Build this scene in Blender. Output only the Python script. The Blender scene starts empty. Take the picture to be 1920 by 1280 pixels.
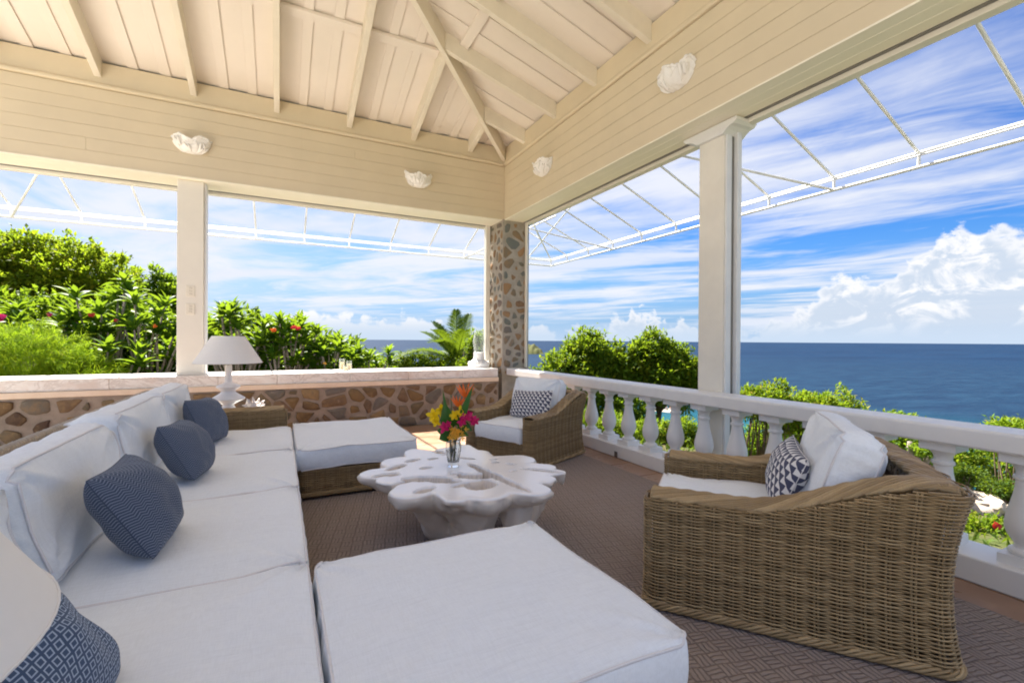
import bpy, bmesh, math, random
import numpy as np
from mathutils import Vector, Matrix, noise as mnoise

random.seed(7)
RNG = np.random.default_rng(11)
SC = bpy.context.scene
COL = SC.collection
PI = math.pi

# ------------------------------------------------------------------ camera, sky, sun, exposure
def setup_camera():
    yaw, roll, pitch = math.radians(26.7), math.radians(0.38), math.radians(-0.15)
    F = Vector((math.sin(yaw) * math.cos(pitch), math.cos(yaw) * math.cos(pitch), math.sin(pitch)))
    R = Vector((math.cos(yaw), -math.sin(yaw), 0))
    U = R.cross(F)
    c, s = math.cos(roll), math.sin(roll)
    X = R * c + U * s
    Y = -R * s + U * c
    m = Matrix(((X.x, Y.x, -F.x, 0), (X.y, Y.y, -F.y, 0), (X.z, Y.z, -F.z, 1.2), (0, 0, 0, 1)))
    cam = bpy.data.cameras.new('camera')
    cam.sensor_width = 36.0
    cam.lens = 865 / 1920 * 36
    cam.clip_start = 0.02
    cam.clip_end = 200000
    o = bpy.data.objects.new('camera', cam)
    o.matrix_world = m
    COL.objects.link(o)
    SC.camera = o

setup_camera()
SUN_DIR = Vector((-0.117, 0.73, 1.0)).normalized()
sun = bpy.data.lights.new('sun', 'SUN')
sun.energy = 5.0
sun.angle = math.radians(0.5)
sun.color = (1.0, 0.94, 0.84)
so = bpy.data.objects.new('sun', sun)
so.rotation_euler = (-SUN_DIR).to_track_quat('-Z', 'Y').to_euler()
COL.objects.link(so)
SC.view_settings.view_transform = 'Standard'
SC.view_settings.look = 'None'
SC.view_settings.gamma = 1.0
SC.view_settings.exposure = 2.08
SC.view_settings.use_curve_mapping = False
SC.cycles.max_bounces = 14
SC.cycles.diffuse_bounces = 8
SC.cycles.glossy_bounces = 4
SC.cycles.transmission_bounces = 10
SC.cycles.transparent_max_bounces = 8
SC.cycles.caustics_reflective = False
SC.cycles.caustics_refractive = False
SC.cycles.sample_clamp_indirect = 6.0
SC.cycles.use_denoising = True
SC.cycles.filter_width = 1.9


class G:
    """tiny node-graph writer: every method returns an output socket"""
    def __init__(s, nt):
        s.nt = nt
    def n(s, t, **kw):
        x = s.nt.nodes.new(t)
        for k, v in kw.items():
            setattr(x, k, v)
        return x
    def put(s, sock, v):
        if isinstance(v, bpy.types.NodeSocket):
            s.nt.links.new(v, sock)
        elif v is not None:
            if hasattr(sock.default_value, '__len__') and not hasattr(v, '__len__'):
                v = [v] * len(sock.default_value)
            if hasattr(v, '__len__') and len(v) == 3 and len(sock.default_value) == 4:
                v = (*v, 1)
            sock.default_value = v
    def m(s, op, a, b=None, c=None, clamp=False):
        x = s.n('ShaderNodeMath', operation=op, use_clamp=clamp)
        for i, v in enumerate((a, b, c)):
            if v is not None:
                s.put(x.inputs[i], v)
        return x.outputs[0]
    def add(s, a, b): return s.m('ADD', a, b)
    def sub(s, a, b): return s.m('SUBTRACT', a, b)
    def mul(s, a, b): return s.m('MULTIPLY', a, b)
    def div(s, a, b): return s.m('DIVIDE', a, b)
    def fr(s, a): return s.m('FRACT', a)
    def fl(s, a): return s.m('FLOOR', a)
    def lt(s, a, b): return s.m('LESS_THAN', a, b)
    def gt(s, a, b): return s.m('GREATER_THAN', a, b)
    def sstep(s, x, a, b, lo=0.0, hi=1.0):
        r = s.n('ShaderNodeMapRange', interpolation_type='SMOOTHSTEP')
        s.put(r.inputs[0], x); s.put(r.inputs[1], a); s.put(r.inputs[2], b); s.put(r.inputs[3], lo); s.put(r.inputs[4], hi)
        return r.outputs[0]
    def lin(s, x, a, b, lo=0.0, hi=1.0):
        r = s.n('ShaderNodeMapRange')
        s.put(r.inputs[0], x); s.put(r.inputs[1], a); s.put(r.inputs[2], b); s.put(r.inputs[3], lo); s.put(r.inputs[4], hi)
        return r.outputs[0]
    def xyz(s, v):
        r = s.n('ShaderNodeSeparateXYZ'); s.put(r.inputs[0], v); return r.outputs
    def vec(s, x, y, z=0.0):
        r = s.n('ShaderNodeCombineXYZ')
        for i, v in enumerate((x, y, z)):
            s.put(r.inputs[i], v)
        return r.outputs[0]
    def coord(s, kind='Object'):
        return s.n('ShaderNodeTexCoord').outputs[kind]
    def mapv(s, v, scale=(1, 1, 1), rot=(0, 0, 0), loc=(0, 0, 0)):
        r = s.n('ShaderNodeMapping'); s.put(r.inputs[0], v)
        r.inputs['Scale'].default_value = scale; r.inputs['Rotation'].default_value = rot; r.inputs['Location'].default_value = loc
        return r.outputs[0]
    def noise(s, v, scale=5.0, detail=3.0, rough=0.5, dist=0.0, out=0, dim='3D'):
        r = s.n('ShaderNodeTexNoise', noise_dimensions=dim)
        s.put(r.inputs['Vector'] if dim != '1D' else r.inputs['W'], v)
        s.put(r.inputs['Scale'], scale); s.put(r.inputs['Detail'], detail); s.put(r.inputs['Roughness'], rough); s.put(r.inputs['Distortion'], dist)
        return r.outputs[out]
    def voro(s, v, scale=5.0, feature='F1', out='Distance', rnd=1.0):
        r = s.n('ShaderNodeTexVoronoi', feature=feature)
        s.put(r.inputs['Vector'], v); s.put(r.inputs['Scale'], scale); s.put(r.inputs['Randomness'], rnd)
        return r.outputs[out]
    def mix(s, f, a, b, blend='MIX'):
        r = s.n('ShaderNodeMix', data_type='RGBA', blend_type=blend)
        s.put(r.inputs[0], f); s.put(r.inputs[6], a); s.put(r.inputs[7], b)
        return r.outputs[2]
    def ramp(s, f, stops, interp='LINEAR'):
        r = s.n('ShaderNodeValToRGB')
        r.color_ramp.interpolation = interp
        e = r.color_ramp.elements
        while len(e) < len(stops):
            e.new(0.5)
        for i, (p, c) in enumerate(stops):
            e[i].position = p
            e[i].color = (*c, 1)
        s.put(r.inputs[0], f)
        return r.outputs[0]
    def bump(s, h, strength=0.3, dist=0.01, normal=None):
        r = s.n('ShaderNodeBump')
        s.put(r.inputs['Height'], h); r.inputs['Strength'].default_value = strength; r.inputs['Distance'].default_value = dist
        if normal is not None:
            s.put(r.inputs['Normal'], normal)
        return r.outputs[0]


# ------------------------------------------------------------------ world
def setup_world():
    w = bpy.data.worlds.new('World')
    SC.world = w
    w.use_nodes = True
    nt = w.node_tree
    nt.nodes.clear()
    g = G(nt)
    out = g.n('ShaderNodeOutputWorld')
    bg = g.n('ShaderNodeBackground')
    sky = g.n('ShaderNodeTexSky', sky_type='NISHITA')
    sky.sun_disc = False
    sky.sun_elevation = math.asin(SUN_DIR.z)
    sky.sun_rotation = math.atan2(SUN_DIR.x, SUN_DIR.y)
    sky.altitude = 100
    sky.air_density = 1.0
    sky.dust_density = 0.6
    sky.ozone_density = 2.0
    d = g.coord('Generated')
    x, y, z = g.xyz(d)
    deg = 180 / PI
    el = g.mul(g.m('ARCSINE', z), deg)
    az = g.mul(g.m('ARCTAN2', x, y), deg)
    # deeper blue: the photograph's sky is strongly saturated
    hs = g.n('ShaderNodeHueSaturation')
    hs.inputs['Saturation'].default_value = 1.45
    hs.inputs['Value'].default_value = 0.80
    g.put(hs.inputs['Color'], sky.outputs[0])
    col = g.mix(1.0, hs.outputs[0], (0.50, 0.70, 1.0), 'MULTIPLY')
    # pale blue air low over the sea
    col = g.mix(g.mul(g.sstep(el, 13, 0.5), 0.80), col, (1.25, 2.25, 3.9))
    # high streaky cloud on a flat layer, streaks running along Y
    zc = g.m('MAXIMUM', z, 0.035)
    px, py = g.div(x, zc), g.div(y, zc)
    wob = g.mul(g.sub(g.noise(g.vec(g.mul(px, 0.35), g.mul(py, 0.35), 1.7), 1.0, 2.0), 0.5), 1.6)
    pv = g.vec(g.add(g.add(g.mul(px, 0.95), g.mul(py, 0.30)), wob), g.mul(py, 0.33), 3.3)
    big = g.noise(g.vec(g.mul(px, 0.34), g.mul(py, 0.20), 9.1), 1.0, 2.0, 0.5)
    st = g.noise(pv, 1.0, 9.0, 0.60, 0.5)
    st2 = g.noise(g.vec(g.mul(px, 2.2), g.mul(py, 1.5), 5.0), 1.0, 6.0, 0.6, 0.8)
    s1 = g.add(g.add(g.mul(st, 0.66), g.mul(big, 0.55)), g.mul(st2, 0.16))
    cir = g.sstep(s1, 0.58, 0.82)
    cir = g.mul(cir, g.sstep(el, 0.5, 5.0))
    # thin even veil towards the sun side, denser low down
    veil = g.mul(g.sstep(az, 45, -25), g.sstep(el, 40, 2))
    # flat stratus layers low over the horizon
    lay = g.noise(g.vec(g.mul(az, 0.035), g.mul(el, 0.33), 2.2), 1.0, 6.0, 0.58, 0.4)
    layer = g.mul(g.sstep(lay, 0.47, 0.62), g.mul(g.sstep(el, 17, 10), g.sstep(el, 0.6, 2.0)))
    # cumulus banks standing on the horizon
    def bump_az(c, s, h):
        t = g.div(g.sub(az, c), s)
        return g.mul(g.m('EXPONENT', g.mul(g.mul(t, t), -1.0)), h)
    hz = g.mul(g.m('POWER', g.noise(g.mul(az, 0.11), 1.0, 4.0, 0.6, dim='1D'), 2.0), 7.0)
    for c, s, h in ((72.5, 7.5, 7.8), (62.0, 3.6, 3.6), (41.5, 2.2, 1.6), (46.5, 1.5, 1.2), (82, 5, 4.0), (6, 14, 0.8), (-32, 14, 1.0)):
        hz = g.add(hz, bump_az(c, s, h))
    puff = g.noise(g.vec(g.mul(az, 0.42), g.mul(el, 0.55), 7.7), 1.0, 8.0, 0.62, 0.3)
    vor = g.voro(g.vec(g.add(g.mul(az, 0.75), g.mul(puff, 1.6)), g.add(g.mul(el, 0.95), g.mul(puff, 1.2)), 0.0), 1.0, 'SMOOTH_F1')
    top = g.add(hz, g.add(g.mul(g.sub(puff, 0.5), 5.2), g.mul(g.sub(0.45, vor), 2.0)))
    cum = g.sstep(g.sub(top, el), 0.0, 0.9)
    shade = g.noise(g.vec(g.mul(az, 0.30), g.mul(el, 0.42), 4.1), 1.0, 7.0, 0.6, 0.5)
    rim = g.sstep(g.sub(top, el), 1.9, 0.3)
    lit = g.m('MAXIMUM', g.sstep(shade, 0.47, 0.60), rim)
    lit = g.m('MAXIMUM', lit, g.sstep(az, 30, 15))
    cumcol = g.mix(lit, (3.1, 3.55, 4.2), (4.9, 4.9, 5.0))
    lowcol = g.mix(g.sstep(el, 0.0, 3.5), (2.75, 3.25, 3.95), cumcol)
    white = (4.35, 4.45, 4.75)
    col = g.mix(g.mul(veil, 0.58), col, (3.7, 4.3, 5.2))
    col = g.mix(g.mul(cir, 0.93), col, white)
    col = g.mix(g.mul(layer, 0.85), col, (4.1, 4.25, 4.7))
    col = g.mix(g.mul(cum, 0.95), col, lowcol)
    # horizon air
    col = g.mix(g.mul(g.sstep(g.m('ABSOLUTE', el), 3.0, 0.0), 0.45), col, (3.4, 4.1, 5.0))
    g.put(bg.inputs[0], col)
    bg.inputs[1].default_value = 0.05
    nt.links.new(bg.outputs[0], out.inputs[0])

setup_world()


# ------------------------------------------------------------------ materials
def base_mat(name):
    m = bpy.data.materials.new(name)
    m.use_nodes = True
    nt = m.node_tree
    nt.nodes.clear()
    g = G(nt)
    out = g.n('ShaderNodeOutputMaterial')
    b = g.n('ShaderNodeBsdfPrincipled')
    nt.links.new(b.outputs[0], out.inputs[0])
    return m, g, b, out

def setp(g, b, col=None, rough=None, spec=None, normal=None, **kw):
    if col is not None: g.put(b.inputs['Base Color'], col)
    if rough is not None: g.put(b.inputs['Roughness'], rough)
    if spec is not None: g.put(b.inputs['Specular IOR Level'], spec)
    if normal is not None: g.put(b.inputs['Normal'], normal)
    for k, v in kw.items():
        g.put(b.inputs[k.replace('_', ' ')], v)

def obj_rand(g):
    return g.n('ShaderNodeObjectInfo').outputs['Random']
def isl_rand(g):
    return g.n('ShaderNodeNewGeometry').outputs['Random Per Island']

def paint(name, col, rough=0.45, grain=(1, 1, 1), var=0.05, bump=0.12):
    m, g, b, o = base_mat(name)
    p = g.coord('Object')
    n1 = g.noise(p, 2.3, 5, 0.6)
    n2 = g.noise(g.mapv(p, scale=grain), 40, 4, 0.6)
    dark = tuple(c * (1 - var * 2.2) for c in col)
    c = g.mix(g.sstep(n1, 0.35, 0.7), dark, col)
    c = g.mix(g.mul(g.sstep(n2, 0.55, 0.8), 0.12), c, tuple(x * 0.7 for x in col))
    geo = g.n('ShaderNodeNewGeometry')
    wx_, wy_, wz_ = g.xyz(geo.outputs['Position'])
    run = g.noise(g.vec(g.mul(wx_, 22), g.mul(wy_, 22), g.mul(wz_, 0.7)), 1.0, 4, 0.65)
    c = g.mix(g.mul(g.sstep(run, 0.60, 0.80), var * 3.0), c, (col[0] * 0.62, col[1] * 0.58, col[2] * 0.50))
    r = obj_rand(g)
    c = g.mix(g.mul(r, 0.5), c, tuple(x * (1 - var) for x in col))
    setp(g, b, c, g.lin(n1, 0.3, 0.7, rough - 0.08, rough + 0.12), 0.4, g.bump(n2, bump, 0.004))
    return m

M = {}
M['white'] = paint('white_gloss_paint', (0.82, 0.815, 0.80), 0.38)
M['cream'] = paint('cream_board_paint', (0.70, 0.605, 0.44), 0.42, (0.25, 0.25, 2.5), var=0.025)
M['ceil'] = paint('ceiling_board_paint', (0.80, 0.735, 0.655), 0.5, (2, 0.2, 0.2), var=0.02)
M['soffit'] = paint('soffit_bounce_paint', (0.92, 0.87, 0.73), 0.5, var=0.02)  # paler than the beams: light bounced from below put into the paint
M['rafter'] = paint('rafter_paint', (0.80, 0.74, 0.62), 0.42)
M['ivory'] = paint('ivory_post_paint', (0.84, 0.80, 0.71), 0.42)
M['metal'] = paint('white_tube_paint', (0.90, 0.90, 0.90), 0.3)
M['plaster'] = paint('white_plaster', (0.90, 0.88, 0.84), 0.7, var=0.06, bump=0.4)
M['ceramic'] = paint('white_matt_ceramic', (0.84, 0.83, 0.81), 0.35)
M['shadow_gap'] = paint('grey_track_aluminium', (0.22, 0.21, 0.19), 0.4)

def fabric(name, col, scale=1.0, stain=0.05):
    m, g, b, o = base_mat(name)
    p = g.coord('Object')
    wx = g.noise(g.mapv(p, scale=(420 * scale, 26 * scale, 60 * scale)), 1.0, 3, 0.7)
    wy = g.noise(g.mapv(p, scale=(26 * scale, 420 * scale, 60 * scale)), 1.0, 3, 0.7)
    w = g.add(wx, wy)
    big = g.noise(p, 4.0, 5, 0.6)
    c = g.mix(g.sstep(w, 0.75, 1.2), tuple(x * 0.92 for x in col), col)
    c = g.mix(g.mul(g.sstep(big, 0.55, 0.8), stain * 5), c, (col[0] * 0.9, col[1] * 0.84, col[2] * 0.76))
    slub = g.noise(g.mapv(p, scale=(5, 150, 5)), 1.0, 4, 0.6)
    c = g.mix(g.mul(g.sstep(slub, 0.48, 0.72), 0.30), c, tuple(x * 0.84 for x in col))
    soft = g.noise(g.mapv(p, scale=(1, 1, 1)), 9, 3, 0.55, 0.6)
    nb = g.bump(soft, 0.25, 0.02)
    setp(g, b, c, 0.92, 0.15, g.bump(w, 0.35, 0.0015, nb), Sheen_Weight=0.15)
    return m
M['linen'] = fabric('white_linen', (0.838, 0.882, 0.920), stain=0.02)
M['piping'] = fabric('linen_piping', (0.76, 0.75, 0.76))

def wicker(name, c0, c1, c2):
    m, g, b, o = base_mat(name)
    p = g.coord('Object')
    r = isl_rand(g)
    n1 = g.noise(p, 9, 4, 0.6)
    n2 = g.noise(p, 160, 3, 0.6)
    c = g.mix(r, c0, c1)
    c = g.mix(g.mul(g.sstep(n1, 0.45, 0.75), 0.7), c, c2)
    c = g.mix(g.mul(g.sstep(n2, 0.5, 0.75), 0.35), c, tuple(x * 0.55 for x in c0))
    setp(g, b, c, g.lin(n1, 0.3, 0.7, 0.38, 0.62), 0.45, g.bump(n2, 0.3, 0.002))
    return m
M['wicker'] = wicker('honey_wicker', (0.255, 0.172, 0.080), (0.47, 0.335, 0.172), (0.32, 0.22, 0.105))
M['gap_shade'] = wicker('wicker_gap_shade', (0.07, 0.045, 0.022), (0.10, 0.066, 0.032), (0.08, 0.05, 0.03))  # dark brown carries the shade behind the weave gaps
M['lattice'] = wicker('grey_wicker_lattice', (0.27, 0.215, 0.15), (0.40, 0.33, 0.24), (0.34, 0.27, 0.19))

def wood(name, a, c):
    m, g, b, o = base_mat(name)
    p = g.coord('Object')
    n = g.noise(g.mapv(p, scale=(3, 40, 40)), 1.0, 4, 0.6, 0.5)
    setp(g, b, g.mix(n, a, c), 0.45, 0.4, g.bump(n, 0.2, 0.003))
    return m
M['foot'] = wood('brown_wood_foot', (0.13, 0.055, 0.025), (0.24, 0.11, 0.05))

# printed fabrics -------------------------------------------------
def print_mat(name, fn, light, dark, rough=0.9):
    m, g, b, o = base_mat(name)
    uv = g.coord('UV')
    x, y, z = g.xyz(uv)
    nx = g.noise(uv, 22, 2, 0.5)
    x2 = g.add(x, g.mul(g.sub(nx, 0.5), 0.006))
    y2 = g.add(y, g.mul(g.sub(g.noise(g.mapv(uv, loc=(3, 1, 0)), 22, 2, 0.5), 0.5), 0.006))
    f = fn(g, x2, y2)
    fine = g.noise(g.mapv(uv, scale=(700, 700, 1)), 1.0, 2, 0.6)
    c = g.mix(f, dark, light)
    c = g.mix(g.mul(fine, 0.28), c, tuple(v * 0.55 for v in light))
    setp(g, b, c, rough, 0.15, g.bump(fine, 0.35, 0.0015), Sheen_Weight=0.1)
    return m

def pat_zig(g, x, y):
    t = g.m('PINGPONG', x, 0.0095)
    s = g.fr(g.div(g.add(y, g.mul(t, 0.9)), 0.0100))
    line = g.gt(s, 0.64)
    return g.mul(line, 0.62)
def pat_diamond(g, x, y):
    cx = g.m('ABSOLUTE', g.sub(g.fr(g.div(x, 0.021)), 0.5))
    cy = g.m('ABSOLUTE', g.sub(g.fr(g.div(y, 0.021)), 0.5))
    d = g.m('MAXIMUM', cx, cy)
    ring = g.mul(g.gt(d, 0.24), g.lt(d, 0.37))
    return g.mul(ring, 0.8)
def pat_tri(g, x, y):
    row = g.div(y, 0.033)
    fv = g.fr(row)
    off = g.mul(g.fl(row), 0.37)
    fu = g.fr(g.add(g.div(x, 0.046), off))
    ctr = g.m('ABSOLUTE', g.sub(fu, g.add(0.35, g.mul(fv, 0.30))))
    return g.lt(ctr, g.sub(0.40, g.mul(fv, 0.38)))
M['zig'] = print_mat('blue_zigzag_weave', pat_zig, (0.30, 0.345, 0.43), (0.040, 0.058, 0.100))
M['diamond'] = print_mat('blue_square_weave', pat_diamond, (0.44, 0.53, 0.66), (0.028, 0.058, 0.125))
M['tri'] = print_mat('navy_triangle_print', pat_tri, (0.78, 0.77, 0.76), (0.012, 0.020, 0.080))

# floor, stone ------------------------------------------------------
def tile_mat():
    m, g, b, o = base_mat('terracotta_tile')
    p = g.coord('Object')
    r = obj_rand(g)
    n = g.noise(p, 5, 6, 0.6, 0.4)
    n2 = g.noise(p, 60, 4, 0.6)
    c = g.ramp(r, [(0.0, (0.26, 0.145, 0.085)), (0.4, (0.33, 0.20, 0.125)), (0.75, (0.29, 0.17, 0.11)), (1.0, (0.37, 0.25, 0.17))])
    c = g.mix(g.mul(g.sstep(n, 0.4, 0.75), 0.6), c, (0.46, 0.30, 0.20))
    c = g.mix(g.mul(g.sstep(n2, 0.6, 0.8), 0.3), c, (0.18, 0.09, 0.05))
    setp(g, b, c, g.lin(n, 0.3, 0.7, 0.25, 0.5), 0.5, g.bump(g.add(n, g.mul(n2, 0.3)), 0.15, 0.006))
    return m
M['tile'] = tile_mat()
def mortar(name, a, c, bump=0.7):
    m, g, b, o = base_mat(name)
    p = g.coord('Object')
    n = g.noise(p, 7, 6, 0.65)
    n2 = g.noise(p, 70, 5, 0.65)
    cc = g.mix(g.sstep(n, 0.3, 0.7), a, c)
    cc = g.mix(g.mul(g.sstep(n2, 0.55, 0.75), 0.35), cc, tuple(x * 0.6 for x in a))
    setp(g, b, cc, 0.9, 0.2, g.bump(g.add(n, g.mul(n2, 0.5)), bump, 0.012))
    return m
M['grout'] = mortar('tile_grout', (0.26, 0.19, 0.14), (0.33, 0.26, 0.2), 0.3)
M['mortar'] = mortar('pink_lime_mortar', (0.235, 0.195, 0.16), (0.335, 0.28, 0.23))
M['mortar_grey'] = mortar('grey_lime_mortar', (0.33, 0.295, 0.245), (0.43, 0.385, 0.325))
M['peach'] = mortar('peach_render', (0.72, 0.58, 0.45), (0.78, 0.65, 0.53), 0.2)
M['paving'] = mortar('pale_bounce_stone', (0.68, 0.62, 0.54), (0.76, 0.70, 0.62), 0.25)  # paving added for bounce, pale to reflect sun
def stone_mat(name, stops):
    m, g, b, o = base_mat(name)
    p = g.coord('Object')
    r = obj_rand(g)
    n = g.noise(p, 14, 6, 0.65, 0.5)
    n2 = g.noise(p, 90, 4, 0.6)
    c = g.ramp(g.m('ADD', r, g.mul(g.sub(n, 0.5), 0.35), clamp=True), stops)
    c = g.mix(g.mul(g.sstep(n2, 0.5, 0.8), 0.5), c, (0.09, 0.06, 0.04))
    c = g.mix(g.mul(g.sstep(n, 0.58, 0.75), 0.45), c, (0.40, 0.30, 0.20))
    setp(g, b, c, 0.8, 0.3, g.bump(g.add(n, g.mul(n2, 0.4)), 0.6, 0.012))
    return m
M['stone'] = stone_mat('brown_field_stone', [(0.0, (0.08, 0.05, 0.035)), (0.16, (0.20, 0.13, 0.06)), (0.32, (0.105, 0.095, 0.07)), (0.5, (0.28, 0.185, 0.09)), (0.66, (0.13, 0.085, 0.055)), (0.8, (0.23, 0.155, 0.09)), (0.9, (0.13, 0.12, 0.10)), (1.0, (0.18, 0.155, 0.14))])
M['stone2'] = stone_mat('mixed_field_stone', [(0.0, (0.13, 0.085, 0.065)), (0.2, (0.32, 0.20, 0.10)), (0.4, (0.16, 0.155, 0.12)), (0.6, (0.36, 0.21, 0.10)), (0.8, (0.16, 0.18, 0.165)), (1.0, (0.19, 0.14, 0.12))])
M['rock'] = stone_mat('pale_garden_rock', [(0.0, (0.42, 0.33, 0.27)), (0.5, (0.52, 0.44, 0.36)), (1.0, (0.36, 0.27, 0.21))])
def marble():
    m, g, b, o = base_mat('white_marble')
    p = g.coord('Object')
    d = g.noise(p, 3.0, 6, 0.65, 1.2)
    v = g.m('ABSOLUTE', g.sub(g.noise(g.mapv(p, scale=(1, 1, 2.5), rot=(0, 0.5, 0.4)), 3.2, 7, 0.62, 1.6), 0.5))
    c = g.mix(g.sstep(v, 0.0, 0.05), (0.60, 0.56, 0.53), (0.79, 0.765, 0.74))
    c = g.mix(g.sstep(d, 0.45, 0.7), c, (0.66, 0.58, 0.53))
    c = g.mix(g.mul(obj_rand(g), 0.15), c, (0.6, 0.5, 0.44))
    setp(g, b, c, 0.35, 0.5)
    return m
M['marble'] = marble()

def rug():
    m, g, b, o = base_mat('brown_basket_weave_rug')
    p = g.coord('Object')
    x, y, z = g.xyz(g.mapv(p, rot=(0, 0, math.radians(14))))
    w = g.mul(g.sub(g.noise(p, 16, 3, 0.6), 0.5), 0.022)
    x, y = g.add(x, w), g.add(y, w)
    S = 0.062
    cxn, cyn = g.fl(g.div(x, S)), g.fl(g.div(y, S))
    par = g.m('MODULO', g.m('ABSOLUTE', g.add(cxn, cyn)), 2.0)
    fx, fy = g.fr(g.div(x, S)), g.fr(g.div(y, S))
    u = g.add(g.mul(fx, par), g.mul(fy, g.sub(1.0, par)))
    tri3 = g.m('PINGPONG', g.mul(u, 3.0), 0.5)
    e = g.m('MINIMUM', g.m('PINGPONG', fx, 0.5), g.m('PINGPONG', fy, 0.5))
    rib = g.sstep(tri3, 0.02, 0.24)
    edge = g.sstep(e, 0.0, 0.09)
    h = g.mul(rib, edge)
    pile = g.noise(g.mapv(p, scale=(260, 260, 260)), 1.0, 3, 0.7)
    big = g.noise(p, 3.0, 4, 0.6)
    c = g.mix(h, (0.155, 0.122, 0.106), (0.33, 0.275, 0.245))
    c = g.mix(g.mul(pile, 0.5), c, (0.40, 0.33, 0.30))
    c = g.mix(g.mul(g.sstep(big, 0.4, 0.7), 0.3), c, (0.27, 0.205, 0.17))
    setp(g, b, c, 0.97, 0.08, g.bump(g.add(h, g.mul(pile, 0.45)), 0.7, 0.007))
    return m
M['rug'] = rug()

# glass, water, misc -------------------------------------------------
def glass(name, tint=(0.97, 0.99, 0.98), rough=0.0):
    m, g, b, o = base_mat(name)
    n = g.noise(g.coord('Object'), 12, 2, 0.5)
    setp(g, b, g.mix(n, tint, tuple(x * 0.97 for x in tint)), rough, 0.5, Transmission_Weight=1.0, IOR=1.45)
    return m
M['glass'] = glass('clear_glass')
def thin_glass():
    m, g, b, o = base_mat('thin_glass_wall')
    setp(g, b, (0.9, 0.92, 0.92), 0.05, 0.6)
    t = g.n('ShaderNodeBsdfTransparent'); t.inputs[0].default_value = (0.96, 0.98, 0.97, 1)
    lw = g.n('ShaderNodeLayerWeight'); lw.inputs[0].default_value = 0.22
    mx = g.n('ShaderNodeMixShader'); g.put(mx.inputs[0], g.lin(lw.outputs['Facing'], 0.0, 1.0, 0.05, 0.55))
    g.nt.links.new(t.outputs[0], mx.inputs[1]); g.nt.links.new(b.outputs[0], mx.inputs[2]); g.nt.links.new(mx.outputs[0], o.inputs[0])
    return m
M['glass_thin'] = thin_glass()
def plain(name, col, rough=0.5, var=0.25, scale=20, spec=0.4, trans=0.0, bump=0.2):
    m, g, b, o = base_mat(name)
    n = g.noise(g.coord('Object'), scale, 4, 0.6)
    c = g.mix(n, tuple(x * (1 - var) for x in col), tuple(min(1, x * (1 + var)) for x in col))
    setp(g, b, c, rough, spec, g.bump(n, bump, 0.004))
    if trans > 0:
        t = g.n('ShaderNodeBsdfTranslucent')
        g.put(t.inputs[0], c)
        mx = g.n('ShaderNodeMixShader')
        mx.inputs[0].default_value = trans
        g.nt.links.new(b.outputs[0], mx.inputs[1]); g.nt.links.new(t.outputs[0], mx.inputs[2])
        g.nt.links.new(mx.outputs[0], o.inputs[0])
    return m
M['wax'] = plain('cream_candle_wax', (0.85, 0.70, 0.48), 0.5, 0.06, trans=0.2)
M['shade'] = plain('white_paper_shade', (0.89, 0.88, 0.86), 0.8, 0.02, 60, 0.2, trans=0.22, bump=0.1)
def table_mat():
    m, g, b, o = base_mat('white_lacquered_root')
    p = g.coord('Object'); x, y, z = g.xyz(p)
    n = g.noise(p, 6, 5, 0.6, 0.4); n2 = g.noise(p, 45, 4, 0.6)
    polish_bounce = g.sstep(g.add(z, g.mul(g.sub(n, 0.5), 0.006)), 0.372, 0.381)
    c = g.mix(polish_bounce, (0.70, 0.63, 0.55), (0.86, 0.86, 0.88))  # beige below the top: warm bounced light put into the colour
    c = g.mix(g.mul(g.sstep(n2, 0.6, 0.8), 0.25), c, (0.5, 0.44, 0.38))
    setp(g, b, c, g.lin(polish_bounce, 0, 1, 0.42, 0.16), 0.5, g.bump(g.add(n, g.mul(n2, 0.2)), 0.25, 0.006))
    return m
M['table'] = table_mat()
M['brass'] = plain('dark_metal', (0.10, 0.09, 0.08), 0.35, 0.2, 30, 0.6)
M['switch'] = plain('cream_plastic', (0.78, 0.73, 0.62), 0.4, 0.05, 10)
M['slot'] = plain('switch_outline', (0.68, 0.63, 0.53), 0.5, 0.05, 10)
M['shell'] = plain('pale_shell', (0.80, 0.74, 0.70), 0.5, 0.12, 40)
M['bark'] = plain('grey_brown_bark', (0.17, 0.12, 0.085), 0.9, 0.4, 18, 0.2, bump=0.8)
M['bark_grey'] = plain('grey_bark', (0.28, 0.235, 0.20), 0.9, 0.35, 14, 0.2, bump=0.8)
M['soil'] = plain('dry_garden_soil', (0.16, 0.10, 0.06), 0.95, 0.4, 3, 0.1, bump=0.8)
M['sand'] = plain('pale_sand', (0.5, 0.42, 0.33), 0.9, 0.2, 0.05)
M['hull'] = plain('white_boat_paint', (0.8, 0.8, 0.8), 0.3, 0.05, 2)
M['hull_dark'] = plain('dark_boat_paint', (0.06, 0.05, 0.05), 0.4, 0.2, 2)
M['house'] = plain('white_house_wall', (0.75, 0.72, 0.68), 0.7, 0.08, 0.5)
M['roof_red'] = plain('red_roof', (0.33, 0.14, 0.09), 0.8, 0.15, 0.6)
M['dark_glass'] = plain('dark_window_glass', (0.03, 0.04, 0.05), 0.1, 0.2, 1, 0.6)

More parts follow.
